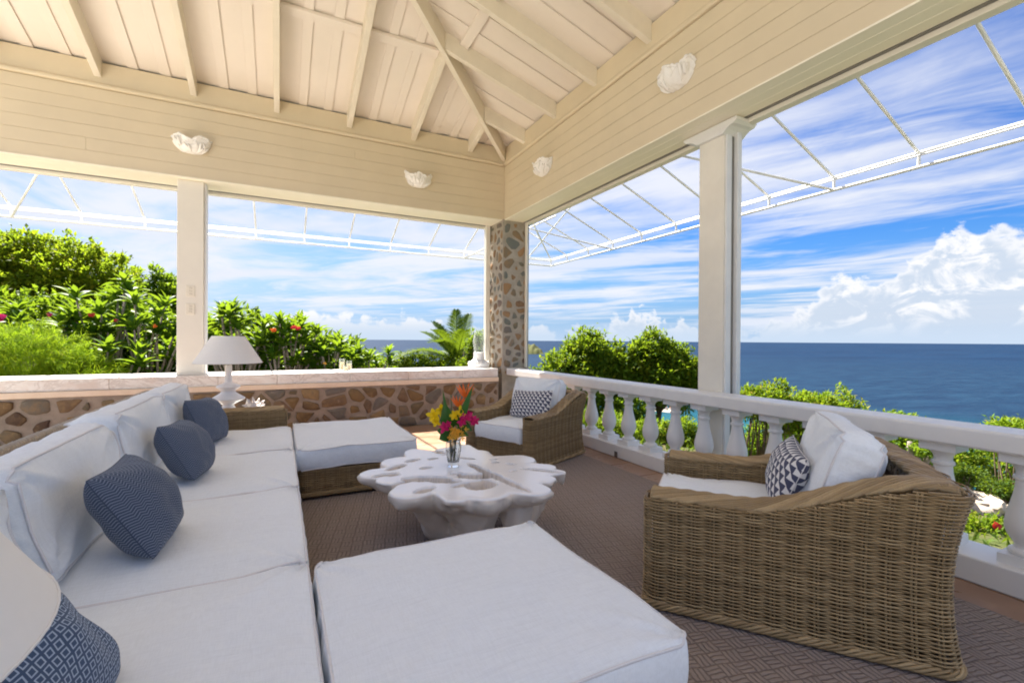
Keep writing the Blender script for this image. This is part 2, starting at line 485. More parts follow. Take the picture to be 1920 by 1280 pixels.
def leaf_mat(name, a, c, tip=None, trans=0.42, rough=0.38, per_object=False, patch=0.6):
    m, g, b, o = base_mat(name)
    p = g.coord('Object')
    r = obj_rand(g) if per_object else isl_rand(g)
    n = g.noise(p, 1.6, 3, 0.5)
    cc = g.mix(r, a, c)
    if tip is not None:
        cc = g.mix(g.mul(g.sstep(g.add(g.mul(r, 0.5), g.mul(n, 0.7)), 0.66, 0.86), patch), cc, tip)
    setp(g, b, cc, rough + 0.18, 0.14)
    t = g.n('ShaderNodeBsdfTranslucent')
    tc = g.mix(1.0, cc, (1.0, 0.95, 0.32), 'MULTIPLY')
    sc = g.n('ShaderNodeMix', data_type='RGBA', blend_type='MULTIPLY')
    g.put(t.inputs[0], g.mix(0.55, tc, (0.42, 0.60, 0.03)))
    mx = g.n('ShaderNodeMixShader')
    mx.inputs[0].default_value = trans
    g.nt.nodes.remove(sc)
    g.nt.links.new(b.outputs[0], mx.inputs[1]); g.nt.links.new(t.outputs[0], mx.inputs[2])
    g.nt.links.new(mx.outputs[0], o.inputs[0])
    return m
M['leaf_tree'] = leaf_mat('yellow_green_tree_leaf', (0.070, 0.118, 0.008), (0.19, 0.225, 0.012), (0.36, 0.28, 0.012), 0.47)
M['leaf_dark'] = leaf_mat('dark_tree_leaf', (0.035, 0.095, 0.010), (0.10, 0.18, 0.014), (0.18, 0.21, 0.012), 0.40)
M['leaf_plum'] = leaf_mat('plumeria_leaf', (0.020, 0.075, 0.010), (0.062, 0.145, 0.015), (0.14, 0.20, 0.015), 0.36, 0.3, True)
M['leaf_plum_mass'] = leaf_mat('plumeria_leaf_mass', (0.020, 0.075, 0.010), (0.062, 0.145, 0.015), (0.14, 0.20, 0.015), 0.36, 0.3)
M['leaf_feather'] = leaf_mat('feathery_leaf', (0.15, 0.27, 0.010), (0.26, 0.36, 0.014), (0.40, 0.40, 0.012), 0.46, 0.5)
M['leaf_hedge'] = leaf_mat('hedge_leaf', (0.045, 0.105, 0.008), (0.13, 0.19, 0.013), (0.26, 0.24, 0.014), 0.36)
M['leaf_palm'] = leaf_mat('palm_leaf', (0.030, 0.070, 0.010), (0.07, 0.115, 0.014), (0.11, 0.13, 0.022), 0.22, 0.45)
M['leaf_shrub'] = leaf_mat('sunny_shrub_leaf', (0.09, 0.18, 0.010), (0.19, 0.26, 0.014), (0.40, 0.22, 0.03), 0.36, 0.4, False, 0.45)
M['leaf_cover'] = leaf_mat('ground_cover_leaf', (0.03, 0.07, 0.010), (0.07, 0.11, 0.014), None, 0.25)
M['petal_pink'] = plain('magenta_petal', (0.62, 0.02, 0.15), 0.5, 0.3, 40, trans=0.3)
M['petal_red'] = plain('red_petal', (0.60, 0.04, 0.04), 0.5, 0.3, 40, trans=0.3)
M['petal_orange'] = plain('orange_petal', (0.85, 0.16, 0.02), 0.4, 0.3, 40, trans=0.3)
M['petal_yellow'] = plain('yellow_petal', (0.85, 0.62, 0.01), 0.45, 0.15, 40, trans=0.3)
M['petal_gold'] = plain('golden_petal', (0.80, 0.43, 0.04), 0.45, 0.25, 40, trans=0.3)
M['stem'] = plain('green_stem', (0.07, 0.14, 0.03), 0.5, 0.3, 40, trans=0.1)
M['cutleaf'] = plain('cut_leaf', (0.035, 0.13, 0.012), 0.35, 0.4, 25, trans=0.25)

def sea_mat():
    m, g, b, o = base_mat('sea_water')
    p = g.n('ShaderNodeNewGeometry').outputs['Position']
    x, y, z = g.xyz(p)
    dist = g.m('SQRT', g.add(g.mul(x, x), g.mul(y, y)))
    far = g.noise(g.mapv(p, scale=(0.0011, 0.0032, 1)), 1.0, 5, 0.6)
    chop = g.noise(g.mapv(p, scale=(0.09, 0.16, 1), rot=(0, 0, 0.6)), 1.0, 6, 0.65)
    swell = g.noise(g.mapv(p, scale=(0.014, 0.035, 1), rot=(0, 0, 0.9)), 1.0, 5, 0.6)
    deep = g.mix(g.sstep(far, 0.35, 0.65), (0.0024, 0.0135, 0.039), (0.0042, 0.0205, 0.053))
    mid = g.mix(g.sstep(swell, 0.35, 0.7), (0.0045, 0.0175, 0.043), (0.0085, 0.029, 0.060))
    shallow = g.mix(g.sstep(swell, 0.35, 0.7), (0.005, 0.050, 0.076), (0.008, 0.075, 0.098))
    c = g.mix(g.sstep(dist, 900, 3200), mid, deep)
    c = g.mix(g.sstep(g.add(dist, g.mul(swell, 160)), 760, 480), c, shallow)
    cap = g.noise(g.mapv(p, scale=(0.020, 0.075, 1), rot=(0, 0, 0.75)), 1.0, 5, 0.7)
    c = g.mix(g.mul(g.sstep(cap, 0.66, 0.78), 0.30), c, (0.07, 0.11, 0.15))
    setp(g, b, c, 0.5, 0.035, g.bump(g.add(g.mul(chop, 0.5), g.mul(swell, 1.0)), 0.6, 5.0))
    return m
M['sea'] = sea_mat()
def ground_mat():
    m, g, b, o = base_mat('hillside_ground')
    p = g.coord('Object')
    n = g.noise(p, 0.5, 6, 0.65)
    n2 = g.noise(p, 6, 5, 0.65)
    c = g.mix(g.sstep(n, 0.35, 0.65), (0.045, 0.075, 0.016), (0.13, 0.10, 0.055))
    c = g.mix(g.mul(n2, 0.5), c, (0.035, 0.05, 0.012))
    setp(g, b, c, 0.95, 0.1, g.bump(n2, 0.8, 0.05))
    return m
M['ground'] = ground_mat()


# ------------------------------------------------------------------ geometry helpers
class MB:
    """collects vertices and faces, links them as ONE mesh object"""
    def __init__(s):
        s.v = []; s.f = []; s.uv = []; s.n = 0
    def add(s, V, faces, uv=None):
        V = np.asarray(V, float).reshape(-1, 3)
        groups = {}
        if isinstance(faces, np.ndarray):
            groups = {faces.shape[1]: [faces]}
        else:
            for fc in faces:
                groups.setdefault(len(fc), []).append(fc)
        for k, a in groups.items():
            a = np.concatenate(a) if isinstance(faces, np.ndarray) else np.array(a, int)
            s.f.append(a.reshape(-1, k) + s.n)
        s.v.append(V)
        s.uv.append(np.zeros((len(V), 2)) if uv is None else np.asarray(uv, float))
        s.n += len(V)
        return s
    def box(s, lo, hi):
        x0, y0, z0 = lo; x1, y1, z1 = hi
        V = [(x0, y0, z0), (x1, y0, z0), (x1, y1, z0), (x0, y1, z0), (x0, y0, z1), (x1, y0, z1), (x1, y1, z1), (x0, y1, z1)]
        return s.add(V, [(0, 3, 2, 1), (4, 5, 6, 7), (0, 1, 5, 4), (1, 2, 6, 5), (2, 3, 7, 6), (3, 0, 4, 7)])
    def prism(s, poly, ext):
        """poly: 3-D points of one face, ext: extrusion vector"""
        P = np.array(poly, float); e = np.array(ext, float); k = len(P)
        nrm = np.cross(P[1] - P[0], P[2] - P[1])
        if np.dot(nrm, e) > 0:
            P = P[::-1]
        f = [tuple(range(k)), tuple(range(2 * k - 1, k - 1, -1))]
        f += [(i, i + k, (i + 1) % k + k, (i + 1) % k) for i in range(k)]
        return s.add(np.vstack([P, P + e]), f)
    def tube(s, path, r, sides=6, caps=True):
        P = np.array(path, float); k = len(P)
        rr = np.full(k, r, float) if np.isscalar(r) else np.array(r, float)
        T = np.gradient(P, axis=0)
        T /= np.linalg.norm(T, axis=1)[:, None] + 1e-12
        ref = np.array([0, 0, 1.0]) if abs(T[0][2]) < 0.9 else np.array([1.0, 0, 0])
        A = np.zeros_like(P); a = ref
        for i in range(k):
            a = a - T[i] * np.dot(a, T[i]); a = a / (np.linalg.norm(a) + 1e-12); A[i] = a
        B = np.cross(T, A)
        ang = np.arange(sides) * 2 * PI / sides
        V = P[:, None, :] + rr[:, None, None] * (np.cos(ang)[None, :, None] * A[:, None, :] + np.sin(ang)[None, :, None] * B[:, None, :])
        f = grid_quads(k, sides, True)
        s.add(V.reshape(-1, 3), f)
        if caps:
            s.f.append(np.array([[s.n - k * sides + i for i in range(sides)][::-1]]))
            s.f.append(np.array([[s.n - sides + i for i in range(sides)]]))
        return s
    def lathe(s, prof, seg=24, c=(0, 0, 0), cap=True):
        pr = np.array(prof, float); k = len(pr)
        ang = np.arange(seg) * 2 * PI / seg
        V = np.zeros((k, seg, 3))
        V[:, :, 0] = pr[:, 0:1] * np.cos(ang); V[:, :, 1] = pr[:, 0:1] * np.sin(ang); V[:, :, 2] = pr[:, 1:2]
        V += np.array(c)
        s.add(V.reshape(-1, 3), grid_quads(k, seg, True))
        if cap:
            b0 = s.n - k * seg
            s.f.append(np.array([[b0 + i for i in range(seg)][::-1]]))
            s.f.append(np.array([[s.n - seg + i for i in range(seg)]]))
        return s
    def mesh(s, name, smooth=False, shift=None):
        me = bpy.data.meshes.new(name)
        V = np.vstack(s.v)
        if shift is not None:
            V = V - np.array(shift)
        me.vertices.add(len(V)); me.vertices.foreach_set('co', V.ravel())
        tot = np.concatenate([np.full(len(a), a.shape[1], int) for a in s.f])
        idx = np.concatenate([a.ravel() for a in s.f])
        st = np.concatenate([[0], np.cumsum(tot)[:-1]])
        me.loops.add(len(idx)); me.loops.foreach_set('vertex_index', idx)
        me.polygons.add(len(tot)); me.polygons.foreach_set('loop_start', st)
        me.update(calc_edges=True)
        uv = np.vstack(s.uv)
        if np.any(uv):
            l = me.uv_layers.new(name='UVMap')
            l.data.foreach_set('uv', uv[idx].ravel())
        if smooth is False:
            me.polygons.foreach_set('use_smooth', np.zeros(len(tot), bool))
        elif smooth is True:
            me.polygons.foreach_set('use_smooth', np.ones(len(tot), bool))
        else:
            me.polygons.foreach_set('use_smooth', np.ones(len(tot), bool))
            me.set_sharp_from_angle(angle=math.radians(smooth))
        me.update()
        return me
    def build(s, name, mat, parent=None, smooth=False, world=False, bevel=0.0):
        shift = parent.location if (world and parent is not None) else None
        me = s.mesh(name, smooth, shift)
        return link(name, me, mat, parent, bevel)

def link(name, me, mat, parent=None, bevel=0.0, loc=None):
    if mat is not None and not me.materials:
        me.materials.append(M[mat] if isinstance(mat, str) else mat)
    o = bpy.data.objects.new(name, me)
    COL.objects.link(o)
    if parent is not None:
        o.parent = parent
    if loc is not None:
        o.location = loc
    if bevel:
        md = o.modifiers.new('bevel', 'BEVEL'); md.width = bevel; md.segments = 2; md.limit_method = 'ANGLE'
        md.angle_limit = math.radians(35)
    return o

def grid_quads(r, c, wrap):
    i = np.arange(r - 1)[:, None]
    j = np.arange(c if wrap else c - 1)[None, :]
    j2 = (j + 1) % c
    a = i * c + j; b = i * c + j2; d = (i + 1) * c + j2; e = (i + 1) * c + j
    return np.stack([a, b, d, e], -1).reshape(-1, 4)

def tag(o, label=None, cat=None, group=None, kind=None):
    if label: o['label'] = label
    if cat: o['category'] = cat
    if group: o['group'] = group
    if kind: o['kind'] = kind
    return o
def thing(name, label, cat, loc=(0, 0, 0), rz=0.0, group=None, kind=None):
    o = bpy.data.objects.new(name, None)
    o.empty_display_size = 0.1
    COL.objects.link(o)
    o.location = loc; o.rotation_euler = (0, 0, rz)
    return tag(o, label, cat, group, kind)
def copy_tree(o, parent=None):
    c = o.copy(); COL.objects.link(c)
    if parent is not None: c.parent = parent
    for ch in list(o.children):
        copy_tree(ch, c)
    return c
def unit(a):
    a = np.asarray(a, float)
    return a / (np.linalg.norm(a, axis=-1, keepdims=True) + 1e-12)


# ------------------------------------------------------------------ setting: ground, sea, island
XR, YB = 3.126, 6.52          # inner faces of the two beams
def ground_z(x, y):
    dx = np.maximum(np.asarray(x, float) - 3.6, 0); dy = np.maximum(np.asarray(y, float) - 7.1, 0)
    return (-0.42 - 0.125 * dx - 0.22 * np.maximum(dx - 4.4, 0) - 0.035 * dy - 0.30 * np.maximum(dy - 6.5, 0)
            + 0.05 * np.sin(np.asarray(x) * 1.3) * np.cos(np.asarray(y) * 1.1))
SEA_Z = -70.0
def build_ground():
    xs = np.concatenate([np.linspace(-400, -30, 16), np.linspace(-26, 40, 80), np.linspace(45, 420, 30)])
    ys = np.concatenate([np.linspace(-300, -30, 12), np.linspace(-26, 40, 80), np.linspace(45, 420, 30)])
    X, Y = np.meshgrid(xs, ys)
    Z = ground_z(X, Y)
    Z = np.maximum(Z, SEA_Z - 6)
    mb = MB()
    mb.add(np.stack([X, Y, Z], -1).reshape(-1, 3), grid_quads(len(ys), len(xs), False))
    tag(mb.build('ground', 'ground', smooth=True), 'planted hillside falling away below the veranda', 'hillside', kind='structure')
build_ground()
def build_sea():
    mb = MB()
    R = [0.01, 300, 700, 1500, 4000, 12000, 40000, 90000]
    mb.lathe([(r, SEA_Z) for r in R], 96, cap=False)
    o = mb.build('sea', 'sea')
    tag(o, 'open blue sea reaching to the horizon', 'sea', kind='structure')
build_sea()

# ------------------------------------------------------------------ floor
def build_floor():
    fl = tag(thing('floor', 'terracotta tiled veranda floor', 'floor'), kind='structure')
    mb = MB(); mb.box((-7.0, -7.0, -0.5), (3.62, 7.1, -0.006)); mb.build('grout_bed', 'grout', fl)
    T = 0.40; gap = 0.008
    rr = random.Random(3)
    base = []
    for k in range(4):
        b = MB(); b.box((gap / 2, gap / 2, -0.02), (T - gap / 2, T - gap / 2, 0.0)); base.append(b.mesh('tile'))
        base[-1].materials.append(M['tile'])
    rest = MB()
    n = 0
    for j in range(-18, 17):
        for i in range(-18, 8):
            x, y = i * T + 0.30, j * T - 0.05
            if y + T > 6.42 or x + T > 3.12 + T or y < -1.7 or x < -2.5: continue
            if x > 0.25 and y > -1.2:
                o = link('tile', base[n % 4], None, fl, 0.004)
                o.location = (x, y, -0.0015 * rr.random())
                o.rotation_euler = (rr.uniform(-.002, .002), rr.uniform(-.002, .002), 0)
                n += 1
            else:
                rest.box((x + gap / 2, y + gap / 2, -0.02), (x + T - gap / 2, y + T - gap / 2, -0.001))
    o = rest.build('distant_tiles', 'tile', fl)
    o['kind'] = 'stuff'
build_floor()
def build_bounce_terrace():  # added out of view to bounce sunlight up to the ceiling
    rr = random.Random(8); mb = MB()
    for j in range(-15, 11):
        for i in range(-15, 7):
            x, y = i * 0.6 - 0.1, j * 0.6 - 0.15
            if y + 0.6 > -1.62 and x + 0.6 > -2.45: continue
            if x + .6 > 3.5: continue
            mb.box((x + .004, y + .004, -0.03), (x + .596, y + .596, 0.0 - 0.002 * rr.random()))
    o = mb.build('bounce_terrace', 'paving')
    tag(o, 'added pale paving out of view behind and left of the veranda, bouncing sunlight inside', 'bounce_terrace', kind='structure')
build_bounce_terrace()
def build_rug():
    mb = MB()
    n, m_ = 60, 80
    xs = np.linspace(-1.0, 2.84, n); ys = np.linspace(-1.6, 4.30, m_)
    X, Y = np.meshgrid(xs, ys)
    Z = 0.0105 + 0.0012 * np.sin(X * 7 + Y * 3) * np.cos(Y * 5)
    top = np.stack([X, Y, Z], -1).reshape(-1, 3)
    mb.add(top, grid_quads(m_, n, False))
    edge = np.concatenate([top.reshape(m_, n, 3)[0, :], top.reshape(m_, n, 3)[1:, -1], top.reshape(m_, n, 3)[-1, -2::-1], top.reshape(m_, n, 3)[-2:0:-1, 0]])
    low = edge.copy(); low[:, 2] = 0.0005
    k = len(edge)
    mb.add(np.vstack([low, edge]), grid_quads(2, k, True))
    o = mb.build('rug', 'rug')
    tag(o, 'large brown basket-weave rug under the coffee table', 'rug')
build_rug()

# ------------------------------------------------------------------ stones helpers
def voronoi_cells(pts, w, h):
    """clip the w x h rectangle by bisectors: list of polygons"""
    out = []
    P = np.array(pts)
    for i, p in enumerate(P):
        poly = [(0, 0), (w, 0), (w, h), (0, h)]
        d = np.hypot(P[:, 0] - p[0], P[:, 1] - p[1])
        for j in np.argsort(d)[1:16]:
            q = P[j]; mx, my = (p + q) / 2; nx, ny = q - p
            new = []
            for a in range(len(poly)):
                A, B = poly[a], poly[(a + 1) % len(poly)]
                da = (A[0] - mx) * nx + (A[1] - my) * ny
                db = (B[0] - mx) * nx + (B[1] - my) * ny
                if da <= 0: new.append(A)
                if da * db < 0:
                    t = da / (da - db); new.append((A[0] + t * (B[0] - A[0]), A[1] + t * (B[1] - A[1])))
            poly = new
            if len(poly) < 3: break
        if len(poly) >= 3: out.append((p, np.array(poly)))
    return out
def stone_field(w, h, cw, ch, fill, rr, cut=(.08, .22)):
    """irregular polygons with wide joints"""
    pts = []
    n = max(2, int(w * h / (cw * ch)))
    for _ in range(n * 60):
        p = (rr.uniform(0, w), rr.uniform(0, h)); md = rr.uniform(0.42, 0.95)
        if all(math.hypot((p[0] - q[0]) / cw, (p[1] - q[1]) / ch) > md for q in pts):
            pts.append(p)
        if len(pts) >= n * 1.25: break
    pts = [p for p in pts if 0.01 < p[0] < w - 0.01]
    res = []
    for p, poly in voronoi_cells(pts, w, h):
        c = poly.mean(0)
        f = rr.uniform(*fill) * (0.62 if rr.random() < 0.16 else 1.0)
        q = c + (poly - c) * f
        q = np.array([v + (c - v) * rr.uniform(-0.10, 0.34) for v in q])
        # one corner cut
        k = len(q); r = []
        for a in range(k):
            A, B = q[a], q[(a + 1) % k]
            r += [A + (B - A) * rr.uniform(*cut), A + (B - A) * (1 - rr.uniform(*cut))]
        q = np.array(r)
        if np.ptp(q[:, 0]) > 0.02 and np.ptp(q[:, 1]) > 0.02:
            res.append(q)
    return res
def stone_part(q, to3, mat, parent, rr, proud=0.012, name='stone'):
    """q: outline in wall coordinates; to3(u, v, out) gives the point"""
    c = q.mean(0); k = len(q)
    hgt = proud * rr.uniform(0.6, 1.6)
    tilt = (rr.uniform(-.05, .05), rr.uniform(-.05, .05))
    rings = []
    for s, o in ((1.0, -0.012), (0.985, hgt * 0.55), (0.88, hgt)):
        rings.append([(c[0] + (v[0] - c[0]) * s, c[1] + (v[1] - c[1]) * s, o + (tilt[0] * (v[0] - c[0]) + tilt[1] * (v[1] - c[1]) if o > 0 else 0)) for v in q])
    V = [to3(*p) for r in rings for p in r] + [to3(c[0], c[1], hgt * 1.15)]
    f = [tuple(x) for x in grid_quads(3, k, True)] + [(2 * k + i, 2 * k + (i + 1) % k, 3 * k) for i in range(k)]
    mb = MB(); mb.add(V, f)
    return mb.build(name, mat, parent, smooth=50, world=True)

# ------------------------------------------------------------------ low stone wall with marble sill
def build_wall():
    w = thing('stone_wall', 'low brown stone wall under the long white marble sill', 'wall', (0, 6.4, 0))
    x0, x1 = -4.6, 2.99
    mb = MB(); mb.box((x0, 6.40, 0), (x1, 7.02, 0.575)); mb.build('mortar_core', 'mortar', w, world=True)
    mb = MB(); mb.box((x0, 6.385, 0.575), (x1, 7.02, 0.636)); mb.build('plaster_ledge', 'peach', w, world=True, bevel=0.006)
    rr = random.Random(5)
    for q in stone_field(x1 - x0 - 0.02, 0.565, 0.25, 0.165, (0.80, 1.0), rr):
        o = stone_part(q, lambda u, v, d: (x0 + 0.01 + u, 6.40 - d, 0.004 + v), 'stone', w, rr, 0.016)
    # marble sill: blocks end to end
    x = x0
    for L in (0.95, 1.1, 0.9, 1.0, 0.62, 0.86, 0.78, 0.8, 0.58):
        e = min(x + L, x1)
        mb = MB(); mb.box((x + 0.0015, 6.415, 0.637), (e - 0.0015, 7.06, 0.765 + rr.uniform(-.001, .001)))
        mb.build('marble_block', 'marble', w, world=True, bevel=0.006)
        x = e
        if x >= x1: break
build_wall()

# ------------------------------------------------------------------ corner pillar of mixed stone
def build_pillar():
    w = thing('stone_pillar', 'square pillar of mixed field stones in the far corner of the veranda', 'pillar', (3.3, 6.73, 0))
    px0, px1, py0, py1 = 3.085, 3.545, 6.47, 7.00
    zt = 3.075
    mb = MB(); mb.box((px0, py0, 0.0), (px1, py1, zt)); mb.build('mortar_core', 'mortar_grey', w, world=True)
    rr = random.Random(9)
    faces = [(py0 - 0, px1 - px0, lambda u, v, d: (px0 + u, py0 - d, 0.66 + v)),
             (px0, py1 - py0, lambda u, v, d: (px0 - d, py1 - u, 0.66 + v)),
             (px1, py1 - py0, lambda u, v, d: (px1 + d, py0 + u, 0.66 + v))]
    for k, (c, wid, fn) in enumerate(faces):
        for q in stone_field(wid, zt - 0.67, 0.165, 0.155, (0.55, 0.90), rr, (.16, .32)):
            stone_part(q, fn, 'stone2', w, rr, 0.006)
    # white screen tracks fixed to the stone
    mb = MB(); mb.box((2.99, 6.90, 0.767), (3.062, 6.985, 3.078)); mb.build('frame_post', 'ivory', w, world=True, bevel=0.004)
    mb = MB(); mb.box((3.464, 6.40, 0.772), (3.492, 6.455, 3.078)); mb.build('screen_track', 'ivory', w, world=True, bevel=0.003)
    mb = MB(); mb.box((3.497, 6.415, 0.772), (3.512, 6.458, 3.078)); mb.build('screen_track', 'shadow_gap', w, world=True)
build_pillar()

# ------------------------------------------------------------------ beams
def build_beam(name, side):
    """side 'B': along X at the back; side 'R': along Y on the right. local frame a along, o outward"""
    if side == 'B':
        a0, a1 = -3.75, XR
        P = lambda a, o, z: (a, YB + o, z)
        lab = 'deep cream clapboard beam above the stone wall opening'
    else:
        a0, a1 = -1.4, YB
        P = lambda a, o, z: (XR + o, a, z)
        lab = 'deep cream clapboard beam above the white balustrade'
    b = tag(thing(name, lab, 'beam', P((a0 + a1) / 2, 0.2, 3.08)), kind='structure')
    def bx(mb, u0, u1, o0, o1, z0, z1):
        A, B = P(u0, o0, z0), P(u1, o1, z1)
        lo = tuple(min(p, q) for p, q in zip(A, B)); hi = tuple(max(p, q) for p, q in zip(A, B))
        return mb.box(lo, hi)
    ext = 0.46 if side == 'B' else 0.0   # back beam runs on over the pillar
    mb = MB(); bx(mb, a0, a1 + (0.44 if side == 'B' else -0.0), 0.022, 0.44 if side == 'R' else 0.50, 3.10, 4.06); mb.build('beam_core', 'cream', b, world=True)
    # clapboards: lapped planks, each in two or three lengths
    rr = random.Random(21 if side == 'B' else 22)
    zs = np.linspace(3.082, 3.905, 7)
    for i in range(6):
        cuts = [a0] + ([rr.uniform(a0 + 1, a1 - 0.6)] if i in (1, 4) else []) + [a1]
        for u0, u1 in zip(cuts[:-1], cuts[1:]):
            z0, z1 = zs[i] + 0.0006, zs[i + 1] - 0.0006
            lo, hi = P(u0 + 0.001, 0, 0), P(u1 - 0.001, 0, 0)
            poly = [(0.0, z0), (0.0, z1 - 0.003), (0.003, z1), (0.021, z1), (0.021, z0)]
            pts = [P(u0 + 0.001, o, z) for o, z in poly]
            e = np.array(P(u1 - 0.001, 0, 0)) - np.array(P(u0 + 0.001, 0, 0))
            mb = MB(); mb.prism(pts, e); mb.build('clapboard', 'cream', b, world=True, bevel=0.0008)
    # crown moulding and frieze
    prof = [(-0.020, 3.909), (-0.034, 3.922), (-0.034, 3.945), (-0.020, 3.962), (0.0205, 3.962), (0.0205, 3.909)]
    mb = MB(); mb.prism([P(a0, o, z) for o, z in prof], np.array(P(a1 - 0.035, 0, 0)) - np.array(P(a0, 0, 0))); mb.build('moulding', 'cream', b, world=True, bevel=0.004)
    mb = MB(); bx(mb, a0, a1, -0.006, 0.0205, 3.964, 4.193); mb.build('frieze', 'cream', b, world=True, bevel=0.003)
    # soffit boards and the outer screen track
    W = 0.52 if side == 'B' else 0.43
    n = 3
    cut = 0.0
    for k in range(n):
        o0 = -0.012 + k * (W - 0.10) / n; o1 = -0.012 + (k + 1) * (W - 0.10) / n
        mb = MB(); bx(mb, a0, a1 + (0.43 if side == 'B' else -0.001), o0 + 0.0015, o1 - 0.0015, 3.066, 3.081); mb.build('soffit_board', 'soffit', b, world=True, bevel=0.003)
    o0 = W - 0.112
    mb = MB(); bx(mb, a0, a1 - 0.03, o0 + 0.004, o0 + 0.03, 3.060, 3.099); mb.build('screen_track', 'shadow_gap', b, world=True)
    mb = MB(); bx(mb, a0, a1 - 0.03, o0 + 0.034, o0 + 0.112, 3.026, 3.099); mb.build('screen_frame', 'ivory', b, world=True, bevel=0.004)
    mb = MB(); bx(mb, a0, a1 + (0.43 if side == 'B' else 0), W + 0.002, W + 0.022, 3.05, 4.0); mb.build('outer_fascia', 'white', b, world=True)
    return b
build_beam('back_beam', 'B')
build_beam('side_beam', 'R')

# ------------------------------------------------------------------ hip roof: rafters, planks, battens, purlin
def build_roof():
    S = 0.30
    roof = tag(thing('veranda_roof', 'cream painted board ceiling of the hip roof with exposed rafters', 'roof', (0, 3, 4.2)), kind='structure')
    DM = 3.4
    def pt(side, a, d, z):
        return (a, YB - d, z + S * d) if side == 'B' else (XR - d, a, z + S * d)
    def lim(side, a):
        return (XR - a) if side == 'B' else (YB - a)
    def strip(side, a0, a1, z0, th, d0=-0.0, dmax=DM, gap=0.0):
        """board between a0 and a1, clipped by the hip line"""
        e0, e1 = min(lim(side, a0), dmax) - gap, min(lim(side, a1), dmax) - gap
        if min(e0, e1) < d0 + 0.02:
            if max(e0, e1) < d0 + 0.05: return None
            e0, e1 = max(e0, d0 + 0.005), max(e1, d0 + 0.005)
        poly = [pt(side, a0, d0, z0), pt(side, a1, d0, z0), pt(side, a1, e1, z0), pt(side, a0, e0, z0)]
        mb = MB(); mb.prism(poly, (0, 0, th)); return mb
    for side, a_ref, per, amin, amax in (('B', -0.049, 0.8665, -3.75, XR), ('R', 5.865, 0.84, -1.4, YB)):
        ks = range(-10, 12)
        for k in ks:
            c = a_ref + k * per
            # wide planks (recessed) and narrow battens between them
            segs = [(0.0, 0.30), (0.30, 0.60), (0.60, 1.0)]
            for q, (s0, s1) in enumerate(((-0.0, 0.345), (0.345, 0.69), (0.69, 1.0))):
                a0, a1 = c + s0 * per, c + s1 * per
                if a1 > amax: a1 = amax - 0.002
                if a0 < amin or a0 >= amax - 0.03: continue
                mb = strip(side, a0 + 0.001, a1 - 0.001, 4.222 + (0.0015 if q == 1 else 0), 0.02, -0.02, gap=0.0)
                if mb: mb.build('ceiling_plank', 'ceil', roof, world=True)
            for s in (0.345, 0.69):
                a0, a1 = c + s * per - 0.05, c + s * per + 0.05
                if a0 < amin or a1 > amax: continue
                mb = strip(side, a0, a1, 4.206, 0.010, -0.02, gap=0.03)
                if mb: mb.build('batten', 'ceil', roof, world=True, bevel=0.003)
            # rafter
            if amin < c < amax - 0.2:
                L = min(lim(side, c), DM) - 0.02
                w = 0.032
                mb = MB()
                poly = [pt(side, c - w, -0.0 if side == 'B' else 0.0, 4.028), pt(side, c + w, 0.0, 4.028), pt(side, c + w, L, 4.028), pt(side, c - w, L, 4.028)]
                mb.prism(poly, (0, 0, 0.205))
                mb.build('rafter', 'rafter', roof, world=True, bevel=0.005)
        # purlin pieces between the rafters, 1.2 m up the slope
        for k in ks:
            c0 = a_ref + k * per + 0.034; c1 = c0 + per - 0.068
            d0 = 1.21
            lim_a = (XR if side == 'B' else YB) - d0 - 0.05
            c1 = min(c1, lim_a)
            if c0 < amin or c1 - c0 < 0.1: continue
            poly = [pt(side, c0, d0, 4.172), pt(side, c1, d0, 4.172), pt(side, c1, d0 + 0.10, 4.172), pt(side, c0, d0 + 0.10, 4.172)]
            mb = MB(); mb.prism(poly, (0, 0, 0.031)); mb.build('purlin', 'ceil', roof, world=True, bevel=0.003)
        # one sealed deck above the planks
        c0 = amin; c1 = XR if side == 'B' else YB
        over = 0.75
        poly = [pt(side, c0, -over, 4.262), pt(side, c1 + over, -over, 4.262), pt(side, c1 - DM, DM, 4.262), pt(side, c0, DM, 4.262)]
        mb = MB(); mb.prism(poly, (0, 0, 0.06)); mb.build('roof_deck', 'white', roof, world=True)
    # hip rafter
    w = 0.030
    n = np.array([1, -1, 0]) / math.sqrt(2) * w
    A = np.array([XR, YB, 3.985]); B = np.array([XR - DM, YB - DM, 3.985 + S * DM])
    mb = MB(); mb.prism([A - n, A + n, B + n, B - n], (0, 0, 0.27)); mb.build('hip_rafter', 'rafter', roof, world=True, bevel=0.005)
build_roof()

